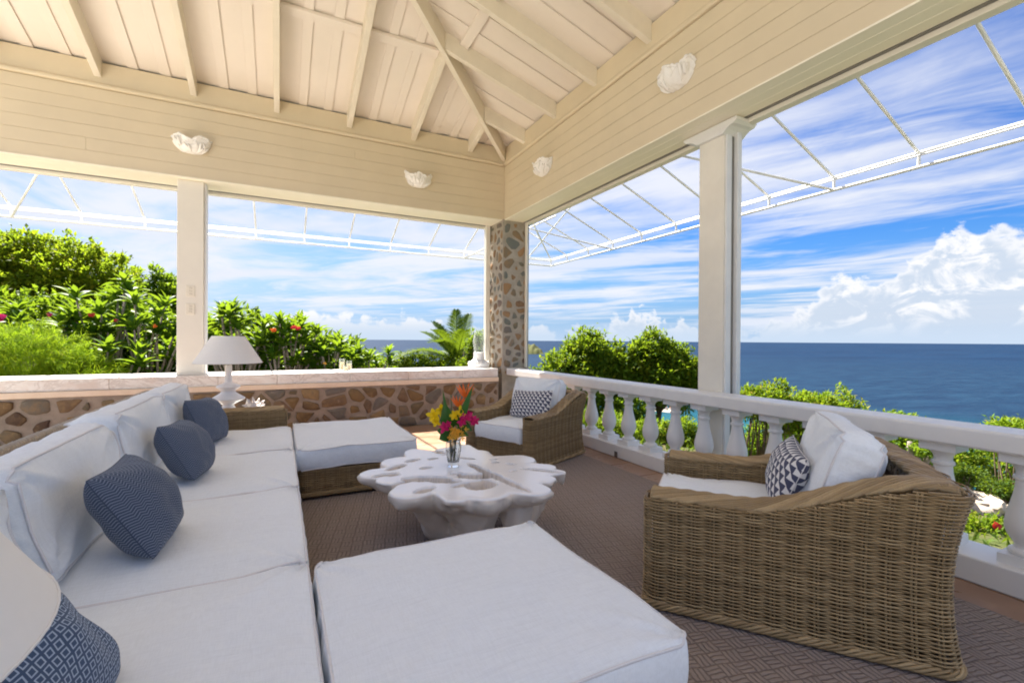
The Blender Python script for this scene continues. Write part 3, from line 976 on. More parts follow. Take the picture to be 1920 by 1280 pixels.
# ------------------------------------------------------------------ posts
def build_posts():
    p = thing('veranda_post', 'ivory square post standing on the marble sill with two switch plates', 'post', (-0.94, 6.7, 0.766))
    mb = MB(); mb.box((-1.085, 6.60, 0.767), (-0.822, 6.80, 3.064)); mb.build('shaft', 'ivory', p, world=True, bevel=0.006)
    mb = MB(); mb.box((-0.820, 6.63, 0.767), (-0.800, 6.80, 3.058)); mb.build('screen_track', 'white', p, world=True, bevel=0.003)
    mb = MB(); mb.box((-1.094, 6.585, 0.767), (-0.812, 6.598, 0.790)); mb.build('base_trim', 'ivory', p, world=True, bevel=0.003)
    q = thing('veranda_post', 'white square post with scrolled capital rising behind the balustrade', 'post', (3.43, 2.78, -0.3))
    mb = MB(); mb.box((3.365, 2.70, -0.3), (3.56, 2.96, 3.060)); mb.build('shaft', 'ivory', q, world=True, bevel=0.006)
    mb = MB(); mb.box((3.375, 2.682, -0.3), (3.44, 2.698, 3.060)); mb.build('trim_board', 'white', q, world=True, bevel=0.003)
    mb = MB(); mb.box((3.442, 2.69, -0.3), (3.475, 2.699, 3.058)); mb.build('screen_track', 'shadow_gap', q, world=True)
    mb = MB(); mb.box((3.478, 2.655, 0.70), (3.53, 2.698, 3.026)); mb.build('screen_frame', 'white', q, world=True, bevel=0.003)
    # scrolled capital: flat bracket, profile along Y
    pr = [(2.56, 3.056), (2.56, 3.030), (2.585, 3.008), (2.62, 3.004), (2.655, 2.985), (2.69, 2.955), (2.968, 2.955), (3.0, 2.985), (3.04, 3.004), (3.08, 3.012), (3.115, 3.034), (3.115, 3.056)]
    mb = MB(); mb.prism([(3.33, y, z) for y, z in pr], (0.26, 0, 0)); mb.build('capital', 'white', q, world=True, bevel=0.005)
build_posts()
def switch(zc, lab):
    s = thing('switch_plate', lab, 'switch', (-0.95, 6.598, zc), group='switch plates on the sill post')
    mb = MB(); mb.box((-0.045, -0.008, -0.066), (0.045, 0, 0.066)); mb.build('plate', 'switch', s, bevel=0.003)
    mb = MB(); mb.box((-0.046, -0.0022, -0.067), (0.046, -0.0005, 0.067)); 
    for k in (-1, 0, 1):
        mb = MB(); mb.box((-0.017, -0.013, k * 0.034 - 0.011), (0.017, -0.0085, k * 0.034 + 0.011)); mb.build('rocker', 'slot', s, bevel=0.002)
switch(1.755, 'upper of the two cream switch plates on the sill post')
switch(1.543, 'lower of the two cream switch plates on the sill post')

# ------------------------------------------------------------------ balustrade
def build_balustrade():
    b = thing('balustrade', 'white balustrade with turned balusters along the sea side', 'balustrade', (3.24, 2.0, 0))
    y0, y1 = -1.6, 6.39
    mb = MB()
    prof = [(3.12, 0.680), (3.128, 0.668), (3.358, 0.668), (3.366, 0.680), (3.366, 0.758), (3.356, 0.770), (3.130, 0.770), (3.12, 0.758)]
    mb.prism([(x, y0, z) for x, z in prof], (0, 6.39 - y0, 0)); mb.build('top_rail', 'white', b, world=True, bevel=0.006)
    mb = MB(); mb.box((3.105, y0, 0.0), (3.375, 6.39, 0.128)); mb.build('base_rail', 'white', b, world=True, bevel=0.008)
    mb = MB(); mb.box((3.102, 3.745, 0.004), (3.106, 3.790, 0.060)); mb.build('weep_hole', 'brass', b, world=True)
    prof = [(0.0, 0.045), (0.060, 0.046), (0.066, 0.056), (0.066, 0.066), (0.058, 0.076), (0.046, 0.082), (0.042, 0.092), (0.046, 0.104), (0.058, 0.122), (0.070, 0.145), (0.0765, 0.170), (0.0775, 0.195), (0.074, 0.225),
            (0.066, 0.260), (0.056, 0.300), (0.048, 0.335), (0.0425, 0.370), (0.040, 0.395), (0.040, 0.408), (0.048, 0.413), (0.050, 0.421), (0.048, 0.429), (0.040, 0.434), (0.0395, 0.448), (0.044, 0.466), (0.055, 0.480), (0.064, 0.488), (0.066, 0.494), (0.0, 0.495)]
    mb = MB()
    mb.lathe(prof, 20)
    mb.box((-0.080, -0.080, 0.0), (0.080, 0.080, 0.047)); mb.box((-0.078, -0.078, 0.494), (0.078, 0.078, 0.539))
    me = mb.mesh('baluster', 40)
    for k in range(-5, 19):
        y = 4.37 - 0.318 * k
        if y0 + 0.1 < y < 6.3:
            o = link('baluster', me, 'white', b, 0.0, (0, 0, 0))
            o.location = Vector((3.24, y, 0.1285)) - b.location
            o.rotation_euler = (0, 0, 0.01 * math.sin(k * 5.1))
build_balustrade()

# ------------------------------------------------------------------ awning frame of white tube outside the openings
def build_awning():
    XA, YA, zu, zl = 5.44, 8.89, 3.01, 2.875
    a = thing('awning_frame', 'bare white tubular awning frame projecting outside both openings', 'awning frame', (4.5, 8.0, 3.0))
    def t(name, pts, r=0.017):
        mb = MB(); mb.tube(pts, r, 16); mb.build(name, 'metal', a, smooth=50, world=True)
    for z, r in ((zu, 0.017), (zl, 0.016)):
        t('rail', [(XA, -2.2, z), (XA, YA, z)], r)
        t('rail', [(-5.6, YA, z), (XA + 0.016, YA, z)], r)
    t('inner_rail', [(XA - 0.07, -2.2, zu - 0.045), (XA - 0.07, YA - 0.05, zu - 0.045)], 0.008)
    t('inner_rail', [(-5.6, YA - 0.07, zu - 0.045), (XA - 0.05, YA - 0.07, zu - 0.045)], 0.008)
    sl = 0.42
    ys = [2.953 + 0.755 * k for k in range(-6, 8)]
    for y in ys:
        if y > YA - 0.2: continue
        t('strut', [(XA, y, zu), (3.66, y, zu + sl * (XA - 3.66))], 0.0145)
        t('upright', [(XA, y, zl), (XA, y, zu)], 0.014)
    xs = [-0.369 + 0.746 * k for k in range(-7, 8)]
    for x in xs:
        if x > XA - 0.2: continue
        t('strut', [(x, YA, zu), (x, 7.1, zu + sl * (YA - 7.1))], 0.0145)
        t('upright', [(x, YA, zl), (x, YA, zu)], 0.014)
    t('hip_strut', [(XA, YA, zu), (3.66, 7.1, zu + sl * 1.78)])
    t('upright', [(XA, YA, zl), (XA, YA, zu)], 0.014)
    for y in (2.953, 2.953 + 0.755 * 5):
        t('brace', [(XA, y, zl), (3.66, y + 1.13, zl + 0.56)], 0.014)
    t('brace', [(3.361, YA, zl), (4.45, 7.1, zl + 0.58)], 0.014)
    t('brace', [(-3.35, YA, zl), (-2.3, 7.1, zl + 0.58)], 0.014)
build_awning()

# ------------------------------------------------------------------ half-bowl plaster wall lights
def sconce_mesh(seed):
    rr = random.Random(seed)
    nu, nv = 64, 26
    V = []
    for j in range(nv):
        t = j / (nv - 1)                       # 0 rim (top) -> 1 bottom
        for i in range(nu):
            a = PI * i / (nu - 1)              # 0..pi around the front
            prof = math.cos(t * PI / 2) ** 0.75
            rib = 0.5 + 0.5 * math.cos(a * 11)
            k = 1 + 0.07 * (rib - 0.5) * (1 - t * 0.5)
            rx, ry = 0.215 * prof * k, 0.150 * prof * k
            x, y, z = rx * math.cos(a), -ry * math.sin(a), -0.185 * math.sin(t * PI / 2) ** 1.15
            wave = 0.024 * math.sin(a * 5 + seed) * (1 - t) ** 2 + 0.03 * (1 - t) ** 3 * abs(math.cos(a)) ** 2
            nn = mnoise.noise(Vector((x * 16 + seed, y * 16, z * 16))) * 0.024 + mnoise.noise(Vector((x * 38 + seed, y * 38, z * 38))) * 0.014
            V.append((x * (1 + nn * 4), y * (1 + nn * 5) - 0.0, z + wave + nn * 0.6))
    mb = MB(); mb.add(V, grid_quads(nv, nu, False)[:, ::-1])
    # rolled rim, then the inside
    rim = [(v[0], v[1], v[2]) for v in V[:nu]]
    mb.tube(rim, [0.010 + 0.008 * abs(math.sin(i * 0.7 + seed)) for i in range(nu)], 7)
    return mb
def build_sconces():
    data = [((-0.93, 6.517, 3.50), 0.0, 'pale plaster half-bowl wall light left on the back beam', 1),
            ((1.75, 6.517, 3.52), 0.0, 'pale plaster half-bowl wall light nearest the corner on the back beam', 2),
            ((3.122, 5.27, 3.53), -PI / 2, 'grey-white shell wall light nearest the corner on the side beam', 3),
            ((3.122, 2.98, 3.56), -PI / 2, 'grey-white shell wall light high beside the scrolled capital', 4)]
    for loc, rz, lab, sd in data:
        s = thing('wall_light', lab, 'wall light', loc, rz, 'plaster wall lights on the beams')
        s.scale = (0.87, 0.95, 0.82)
        sconce_mesh(sd * 3).build('bowl', 'plaster', s, smooth=True)
        # leaf-like relief ribs across the bowl
        rr = random.Random(sd)
        for k in range(9):
            a0 = PI * (0.10 + 0.80 * rr.random())
            pts = []; rr_t = rr.uniform(0.0, 0.4); sw = rr.uniform(-0.9, 0.9)
            for q in range(7):
                t = rr_t + 0.45 * q / 6
                pr = math.cos(t * PI / 2) ** 0.75
                a = a0 + sw * (t - rr_t)
                pts.append((0.222 * pr * math.cos(a), -0.158 * pr * math.sin(a), -0.185 * math.sin(t * PI / 2) ** 1.15))
            mb = MB(); mb.tube(pts, [0.004, 0.014, 0.018, 0.017, 0.013, 0.009, 0.004], 6)
            mb.build('leaf_relief', 'plaster', s, smooth=True)
        mb = MB(); mb.box((-0.09, -0.04, -0.10), (0.09, 0.002, -0.01)); mb.build('back_plate', 'shadow_gap', s)
build_sconces()


# ------------------------------------------------------------------ soft furnishing helpers
def rounded_rect(w, d, r, n=24):
    """outline points (counter-clockwise) with dense sides"""
    pts = []
    cs = [(w / 2 - r, d / 2 - r, 0), (-w / 2 + r, d / 2 - r, 90), (-w / 2 + r, -d / 2 + r, 180), (w / 2 - r, -d / 2 + r, 270)]
    for k, (cx, cy, a0) in enumerate(cs):
        for i in range(7):
            a = math.radians(a0 + 90 * i / 6)
            pts.append((cx + r * math.cos(a), cy + r * math.sin(a)))
        nx, ny, a1 = cs[(k + 1) % 4]
        e = pts[-1]; s2 = (nx + r * math.cos(math.radians(a1)), ny + r * math.sin(math.radians(a1)))
        for i in range(1, n):
            t = i / n
            pts.append((e[0] + (s2[0] - e[0]) * t, e[1] + (s2[1] - e[1]) * t))
    return np.array(pts)
def nz(p, f, seed=0.0):
    return mnoise.noise(Vector((p[0] * f + seed, p[1] * f + seed * 1.7, p[2] * f - seed)))
def cushion(parent, name, w, d, h, puff, mat='linen', r=0.05, bulge=0.012, seed=1.0, loc=(0, 0, 0), rot=(0, 0, 0), bend=None, pipe=0.0046, wrinkle=1.0):
    """box cushion: crowned panels, welted seams, a boxing strip with creases"""
    O = rounded_rect(w, d, r)
    n = len(O)
    rings = []
    S = [0.02, 0.16, 0.32, 0.48, 0.62, 0.74, 0.83, 0.90, 0.95, 0.985, 1.0]
    def crown(s): return puff * (0.40 * (1 - s ** 2) + 0.60 * (1 - s ** 7))
    for s in S: rings.append([(x * s, y * s, h / 2 + crown(s)) for x, y in O])
    for t in (0.12, 0.3, 0.5, 0.7, 0.88):
        b = 1 + bulge * math.sin(PI * t) / (min(w, d) / 2)
        rings.append([(x * (1 + bulge * math.sin(PI * t) / (w / 2)), y * (1 + bulge * math.sin(PI * t) / (d / 2)), h / 2 - h * t) for x, y in O])
    for s in S[::-1]: rings.append([(x * s, y * s, -h / 2 - crown(s) * 0.6) for x, y in O])
    def dis(p):
        x, y, z = p
        q = (x, y, z)
        a = wrinkle * (0.012 * nz(q, 3.2, seed) + 0.0055 * nz(q, 8, seed + 3))
        side = 1.0 if abs(z) < h / 2 - 0.004 else 0.0
        cr = wrinkle * 0.0065 * nz((x * 5, y * 5, z * 0.6), 5, seed + 8)
        # drag lines running in from the corners
        cxn = min(w / 2 - abs(x), d / 2 - abs(y))
        corner = math.exp(-((w / 2 - abs(x)) ** 2 + (d / 2 - abs(y)) ** 2) / 0.045)
        ang = math.atan2(d / 2 - abs(y), w / 2 - abs(x) + 1e-6)
        fold = wrinkle * 0.009 * corner * math.sin(ang * 11 + seed)
        sx = 1 + (cr * side) / (w / 2) * 1.5
        sy = 1 + (cr * side) / (d / 2) * 1.5
        zz = z + (a + fold if not side else a * 0.6)
        p2 = (x * sx, y * sy, zz)
        return bend(p2) if bend else p2
    V = [dis(p) for rg in rings for p in rg]
    uv = [(p[0], p[1]) for rg in rings for p in rg]
    mb = MB(); mb.add(V, grid_quads(len(rings), n, True)[:, ::-1], uv)
    k = len(rings)
    mb.f.append(np.array([list(range(n))])); mb.f.append(np.array([[(k - 1) * n + i for i in range(n)][::-1]]))
    o = mb.build(name, mat, parent, smooth=True)
    o.location = loc; o.rotation_euler = rot
    for j in (len(S) - 1, len(S) + 5):
        ring = V[j * n:(j + 1) * n]
        pb = MB(); pb.tube(ring + ring[:1], pipe, 5, caps=False); pb.build('piping', 'piping', o, smooth=True)
    return o

def pillow(name, label, w, h, t, mat, loc, axes, seed=1.0, group=None, sag=0.0):
    """knife-edge pillow; axes: (width direction, up direction) in world space"""
    n = 40
    U = np.linspace(-1, 1, n)
    X, Y = np.meshgrid(U, U)
    ex = 1 - 0.035 * (1 - Y ** 2) - 0.055 * X ** 4 * Y ** 4; ey = 1 - 0.035 * (1 - X ** 2) - 0.055 * X ** 4 * Y ** 4
    px = w / 2 * X * ex; py = h / 2 * Y * ey
    prof = ((1 - X ** 4) * (1 - Y ** 4)).clip(0, 1) ** 0.62 * (0.72 + 0.28 * (1 - X ** 2) * (1 - Y ** 2))
    dz = np.zeros_like(X)
    for i in range(n):
        for j in range(n):
            q = (px[i, j], py[i, j], seed)
            e = prof[i, j]
            dz[i, j] = 0.030 * nz(q, 6, seed) * e + 0.010 * nz(q, 17, seed) * e
            c = max(abs(X[i, j]), abs(Y[i, j]))
            dz[i, j] += 0.007 * math.sin((X[i, j] * 9 + Y[i, j] * 7) * 1.4 + seed) * (c ** 3) * e
    py = py - sag * (1 - X ** 2) * np.clip(Y, 0, 1) ** 2 * h
    top = np.stack([px, py, t / 2 * prof + dz], -1).reshape(-1, 3)
    bot = np.stack([px, py, -t / 2 * prof + dz * 0.6], -1).reshape(-1, 3)
    uv = np.stack([px, Y * h / 2], -1).reshape(-1, 2) + 1.0
    q = grid_quads(n, n, False)
    mb = MB(); mb.add(top, q, uv); mb.add(bot, q[:, ::-1], uv)
    o = mb.build(name, mat, None, smooth=True)
    a = Vector(axes[0]).normalized(); u = Vector(axes[1]); u = (u - a * u.dot(a)).normalized(); nn = a.cross(u)
    o.matrix_world = Matrix(((a.x, u.x, nn.x, loc[0]), (a.y, u.y, nn.y, loc[1]), (a.z, u.z, nn.z, loc[2]), (0, 0, 0, 1)))
    tag(o, label, 'pillow', group)
    # welt round the edge
    e = [(px[0, j], py[0, j], 0) for j in range(n)] + [(px[i, -1], py[i, -1], 0) for i in range(1, n)] + [(px[-1, j], py[-1, j], 0) for j in range(n - 2, -1, -1)] + [(px[i, 0], py[i, 0], 0) for i in range(n - 2, 0, -1)]
    w_ = MB(); w_.tube(e + e[:1], 0.0018, 5, caps=False); w_.build('welt', mat, o, smooth=True)
    return o

# ------------------------------------------------------------------ wicker
def path_sampler(pts, step, mult=1):
    P = np.array(pts, float)
    seg = np.linalg.norm(np.diff(P, axis=0), axis=1)
    s = np.concatenate([[0], np.cumsum(seg)])
    n = max(4, int(round(s[-1] / step / mult)) * mult)
    q = np.linspace(0, s[-1], n + 1)
    X = np.stack([np.interp(q, s, P[:, i]) for i in range(2)], -1)
    T = np.gradient(X, axis=0); T = unit(T)
    N = np.stack([T[:, 1], -T[:, 0]], -1)
    return q, X, N, T
def rr_path(pts, r, closed=False, k=6):
    """round the corners of a plan polyline"""
    P = [np.array(p, float) for p in pts]
    out = []
    n = len(P)
    for i in range(n):
        if not closed and i in (0, n - 1):
            out.append(P[i]); continue
        a, b, c = P[i - 1], P[i], P[(i + 1) % n]
        u, v = unit(a - b), unit(c - b)
        rad = min(r, np.linalg.norm(a - b) * 0.45, np.linalg.norm(c - b) * 0.45)
        A, C = b + u * rad, b + v * rad
        for t in np.linspace(0, 1, k):
            out.append((1 - t) ** 2 * A + 2 * t * (1 - t) * b + t * t * C)
    if closed: out.append(out[0])
    return out
def weave(mb, pts, z0, ztop, sp=0.075, row=0.0069, r=0.0040, amp=0.0078, flare=None, sides=4, stakes=True, seed=0):
    """horizontal strands in and out of paired uprights, along a plan path"""
    rr = np.random.default_rng(seed)
    q, X, N, T = path_sampler(pts, sp / 4, 4)
    L = q[-1]; ns = (len(q) - 1) // 4; spa = L / ns
    zt = np.array([ztop(x, y) for x, y in X]) if callable(ztop) else np.full(len(q), ztop)
    fl = flare if flare else (lambda z, x, y: 0.0)
    ang = np.arange(sides) * 2 * PI / sides + 0.4
    j = 0; z = z0
    while z < zt.max():
        ok = z < zt + 0.002
        off = amp * np.cos(PI * (q / spa + j)) * rr.uniform(0.85, 1.1)
        f = np.array([fl(z, x, y) for x, y in X])
        zz = z + 0.0009 * np.sin(q * 3.1 + j * 0.9) + rr.normal(0, 0.0004)
        idx = np.where(ok)[0]
        if len(idx) > 3:
            for run in np.split(idx, np.where(np.diff(idx) > 1)[0] + 1):
                if len(run) < 4: continue
                c = X[run] + N[run] * (off[run] + f[run])[:, None]
                C = np.column_stack([c, zz[run]])
                n3 = np.column_stack([N[run], np.zeros(len(run))])
                rad = r * rr.uniform(0.88, 1.08)
                V = C[:, None, :] + rad * (np.cos(ang)[None, :, None] * n3[:, None, :] + np.sin(ang)[None, :, None] * np.array([0, 0, 1.0])[None, None, :])
                mb.add(V.reshape(-1, 3), grid_quads(len(run), sides, True)[:, ::-1])
        j += 1; z += row
    if stakes:
        for k in range(ns + 1):
            i = min(len(q) - 1, int(round(k * spa / L * (len(q) - 1))))
            for e in (-0.0065, 0.0065):
                hs = np.linspace(z0 - 0.004, zt[i] - 0.004, 9)
                path = [(X[i][0] + T[i][0] * e + N[i][0] * fl(h, *X[i]), X[i][1] + T[i][1] * e + N[i][1] * fl(h, *X[i]), h) for h in hs]
                mb.tube(path, 0.0042, 4)
def rope(mb, C, W, H, rx, ry, pitch, n=9, r=0.0095, sides=5):
    """strands twisting round an oval core that follows the 3-D path C; W, H: unit side / up directions"""
    C = np.array(C, float)
    s = np.concatenate([[0], np.cumsum(np.linalg.norm(np.diff(C, axis=0), axis=1))])
    m = max(8, int(s[-1] / 0.013))
    q = np.linspace(0, s[-1], m)
    P = np.stack([np.interp(q, s, C[:, i]) for i in range(3)], -1)
    Wd = unit(np.stack([np.interp(q, s, np.array(W)[:, i]) for i in range(3)], -1))
    Hd = unit(np.stack([np.interp(q, s, np.array(H)[:, i]) for i in range(3)], -1))
    for k in range(n):
        a = 2 * PI * (q / pitch + k / n)
        bulge = 1 + 0.08 * np.cos(2 * PI * q / 0.076)
        pts = P + Wd * (rx * np.cos(a) * bulge)[:, None] + Hd * (ry * np.sin(a) * bulge)[:, None]
        mb.tube(pts, r, sides)
def lattice(mb, O, U, V, w, h, cell=0.045, r=0.0042, amp=0.004):
    """diagonal open weave on the rectangle O + a U + b V"""
    O, U, V = (np.array(x, float) for x in (O, U, V))
    n = np.cross(U, V)
    for d in (1, -1):
        c = -h if d == 1 else 0
        end = w if d == 1 else w + h
        k = 0
        while c < end:
            pts = []
            for t in np.linspace(0, h, max(4, int(h / 0.011))):
                a = c + t if d == 1 else c - t
                if 0 <= a <= w:
                    pts.append(O + U * a + V * t + n * (amp * math.cos(PI * t / cell * 1.0 + k * PI) * d))
            if len(pts) > 2:
                for e in (-0.0045, 0.0045):
                    mb.tube([p + U * e for p in pts], r, 4)
            c += cell; k += 1

# ------------------------------------------------------------------ armchair (faces +X in its own frame)
def arm_top(x):
    t = min(1, max(0, (0.15 - x) / 0.65))
    return 0.522 + 0.178 * (t * t * (3 - 2 * t)) - 0.012 * max(0, (-x - 0.46) / 0.08) ** 2
def make_armchair():
    c = thing('armchair', 'wicker armchair', 'armchair', group='wicker armchairs')
    Lh, Wh, at = 0.54, 0.46, 0.135
    outer = rr_path([(-0.36, -Wh + at), (Lh, -Wh + at), (Lh, -Wh), (-Lh, -Wh), (-Lh, Wh), (Lh, Wh), (Lh, Wh - at), (-0.36, Wh - at)], 0.055)
    outer = [p for p in outer][::-1]
    zt = lambda x, y: arm_top(x) - 0.022 if abs(y) > Wh - at - 0.02 else 0.672
    def fl(z, x, y):
        if x < -Lh + 0.10 or abs(y) > Wh - 0.03:
            k = 0.5 + 0.5 * min(1, max(0, (-x + 0.1) / 0.6))
            return k * (0.040 * ((z - 0.30) / 0.30) ** 2 - 0.006)
        return 0.0
    mb = MB(); weave(mb, outer, 0.040, zt, flare=fl, seed=3)
    o = mb.build('woven_body', 'wicker', c, smooth=True); o['kind'] = 'stuff'
    mb = MB(); weave(mb, [(Lh - 0.035, Wh - at), (Lh - 0.035, -Wh + at)][::-1], 0.04, 0.255, seed=4)
    o = mb.build('front_apron', 'wicker', c, smooth=True); o['kind'] = 'stuff'
    # rolled arm and back borders
    mb = MB()
    for s in (1, -1):
        xs = np.linspace(Lh - 0.028, -Lh + 0.005, 60)
        yc = s * (Wh - at / 2)
        C = [(x, yc + s * 0.018 * max(0, (-x) / 0.54), arm_top(x) - 0.018) for x in xs]
        W = [(0, 1, 0)] * len(C)
        dx = np.gradient([p[2] for p in C], xs)
        H = [unit((-g_, 0, 1)) for g_ in dx]
        rope(mb, C, W, H, 0.064, 0.019, 0.75 * s, 20, 0.0082)
        # ends turn down over the front
        zf = np.linspace(arm_top(Lh) - 0.02, 0.06, 20)
    yb = np.linspace(-Wh - 0.005, Wh + 0.005, 40)
    C = [(-Lh + 0.035, y, 0.674 + 0.012 * (1 - (y / Wh) ** 2)) for y in yb]
    rope(mb, C, [(1, 0, 0)] * len(C), [(0, 0, 1)] * len(C), 0.045, 0.018, 0.75, 15, 0.0082)
    mb.build('arm_border', 'wicker', c, smooth=True)
    # skirt braid
    mb = MB()
    sk = rr_path([(-Lh, -Wh), (Lh, -Wh), (Lh, Wh), (-Lh, Wh)], 0.055, True)
    q, X, N, T = path_sampler(sk, 0.02)
    C = np.column_stack([X + N * 0.0, np.full(len(X), 0.036)])
    f = np.array([max(0, fl(0.036, x, y)) for x, y in X])
    C[:, :2] += N * f[:, None]
    rope(mb, C, np.column_stack([N, np.zeros(len(N))]), [(0, 0, 1)] * len(C), 0.010, 0.013, 0.16, 5, 0.0065)
    mb.build('skirt_braid', 'wicker', c, smooth=True)
    # open lattice of the back seen above the cushion
    mb = MB()
    O = np.array((-0.385, -Wh + at - 0.03, 0.26)); V = unit(np.array((-0.20, 0, 0.60)))
    lattice(mb, O, (0, 1, 0), V, 2 * (Wh - at) + 0.06, 0.44)
    mb.build('back_lattice', 'lattice', c, smooth=True)
    # dark core inside the weave: shade of its gaps put into colour
    mb = MB()
    for s in (1, -1):
        ya, yb_ = sorted((s * (Wh - 0.030), s * (Wh - at + 0.024)))
        xs = np.linspace(Lh - 0.035, -Lh + 0.05, 14)
        poly = [(x, ya, arm_top(x) - 0.045) for x in xs] + [(-Lh + 0.05, ya, 0.05), (Lh - 0.035, ya, 0.05)]
        mb.prism(poly, (0, yb_ - ya, 0))
    mb.box((-Lh + 0.04, -Wh + at, 0.05), (-Lh + 0.055, Wh - at, 0.60))
    mb.box((-0.42, -Wh + at - 0.02, 0.05), (Lh - 0.06, Wh - at + 0.02, 0.245))
    mb.build('frame', 'gap_shade', c)
    for sx in (1, -1):
        for sy in (1, -1):
            mb = MB(); mb.box((sx * 0.43 - 0.03, sy * 0.36 - 0.03, 0.0125), (sx * 0.43 + 0.03, sy * 0.36 + 0.03, 0.05)); mb.build('foot', 'foot', c)
    cushion(c, 'seat_cushion', 0.90, 0.635, 0.140, 0.020, loc=(0.085, 0, 0.335), seed=4.0, r=0.045)
    def slump(p):
        x, y, z = p
        return (x, y, z - 0.03 * (x / 0.24) * abs(x / 0.24))
    # back cushion: its own X is up
    up = unit(np.array((-0.30, 0, 0.95)))
    o = cushion(c, 'back_cushion', 0.44, 0.64, 0.14, 0.058, seed=7.0, r=0.05, bulge=0.018, wrinkle=1.5)
    wd = Vector((0, 1, 0)); u = Vector(up); nrm = u.cross(wd)
    o.matrix_local = Matrix(((u.x, wd.x, nrm.x, -0.235), (u.y, wd.y, nrm.y, 0.0), (u.z, wd.z, nrm.z, 0.605), (0, 0, 0, 1)))
    return c
near_chair = make_armchair()
far_chair = copy_tree(near_chair)
near_chair.location = (2.165, 1.451, 0); near_chair.rotation_euler = (0, 0, 2.246)
near_chair['label'] = 'wicker armchair close at the right, seen from its side in front of the balustrade'
far_chair.location = (2.28, 4.20, 0); far_chair.rotation_euler = (0, 0, 3.60); far_chair.scale = (0.90, 0.90, 0.95)
far_chair['label'] = 'wicker armchair in the far corner below the stone pillar'
def chair_pillow(ch, label, dx, dy, dz, seed, tilt=0.0, w=0.50, h=0.30):
    a = ch.rotation_euler.z
    f = Vector((math.cos(a), math.sin(a), 0)); l = Vector((-math.sin(a), math.cos(a), 0))
    p = Vector(ch.location) + f * dx + l * dy + Vector((0, 0, dz))
    pillow('pillow', label, w, h, 0.15, 'tri', p, (-l + Vector((0, 0, tilt)), Vector((0, 0, 1)) - f * 0.42), seed, 'navy and white triangle pillows', 0.05)
chair_pillow(near_chair, 'navy and white triangle pillow on the near armchair', -0.065, -0.02, 0.565, 2.0, 0.05)
chair_pillow(far_chair, 'navy and white triangle pillow on the far corner armchair', -0.03, 0.04, 0.550, 5.0, -0.06)

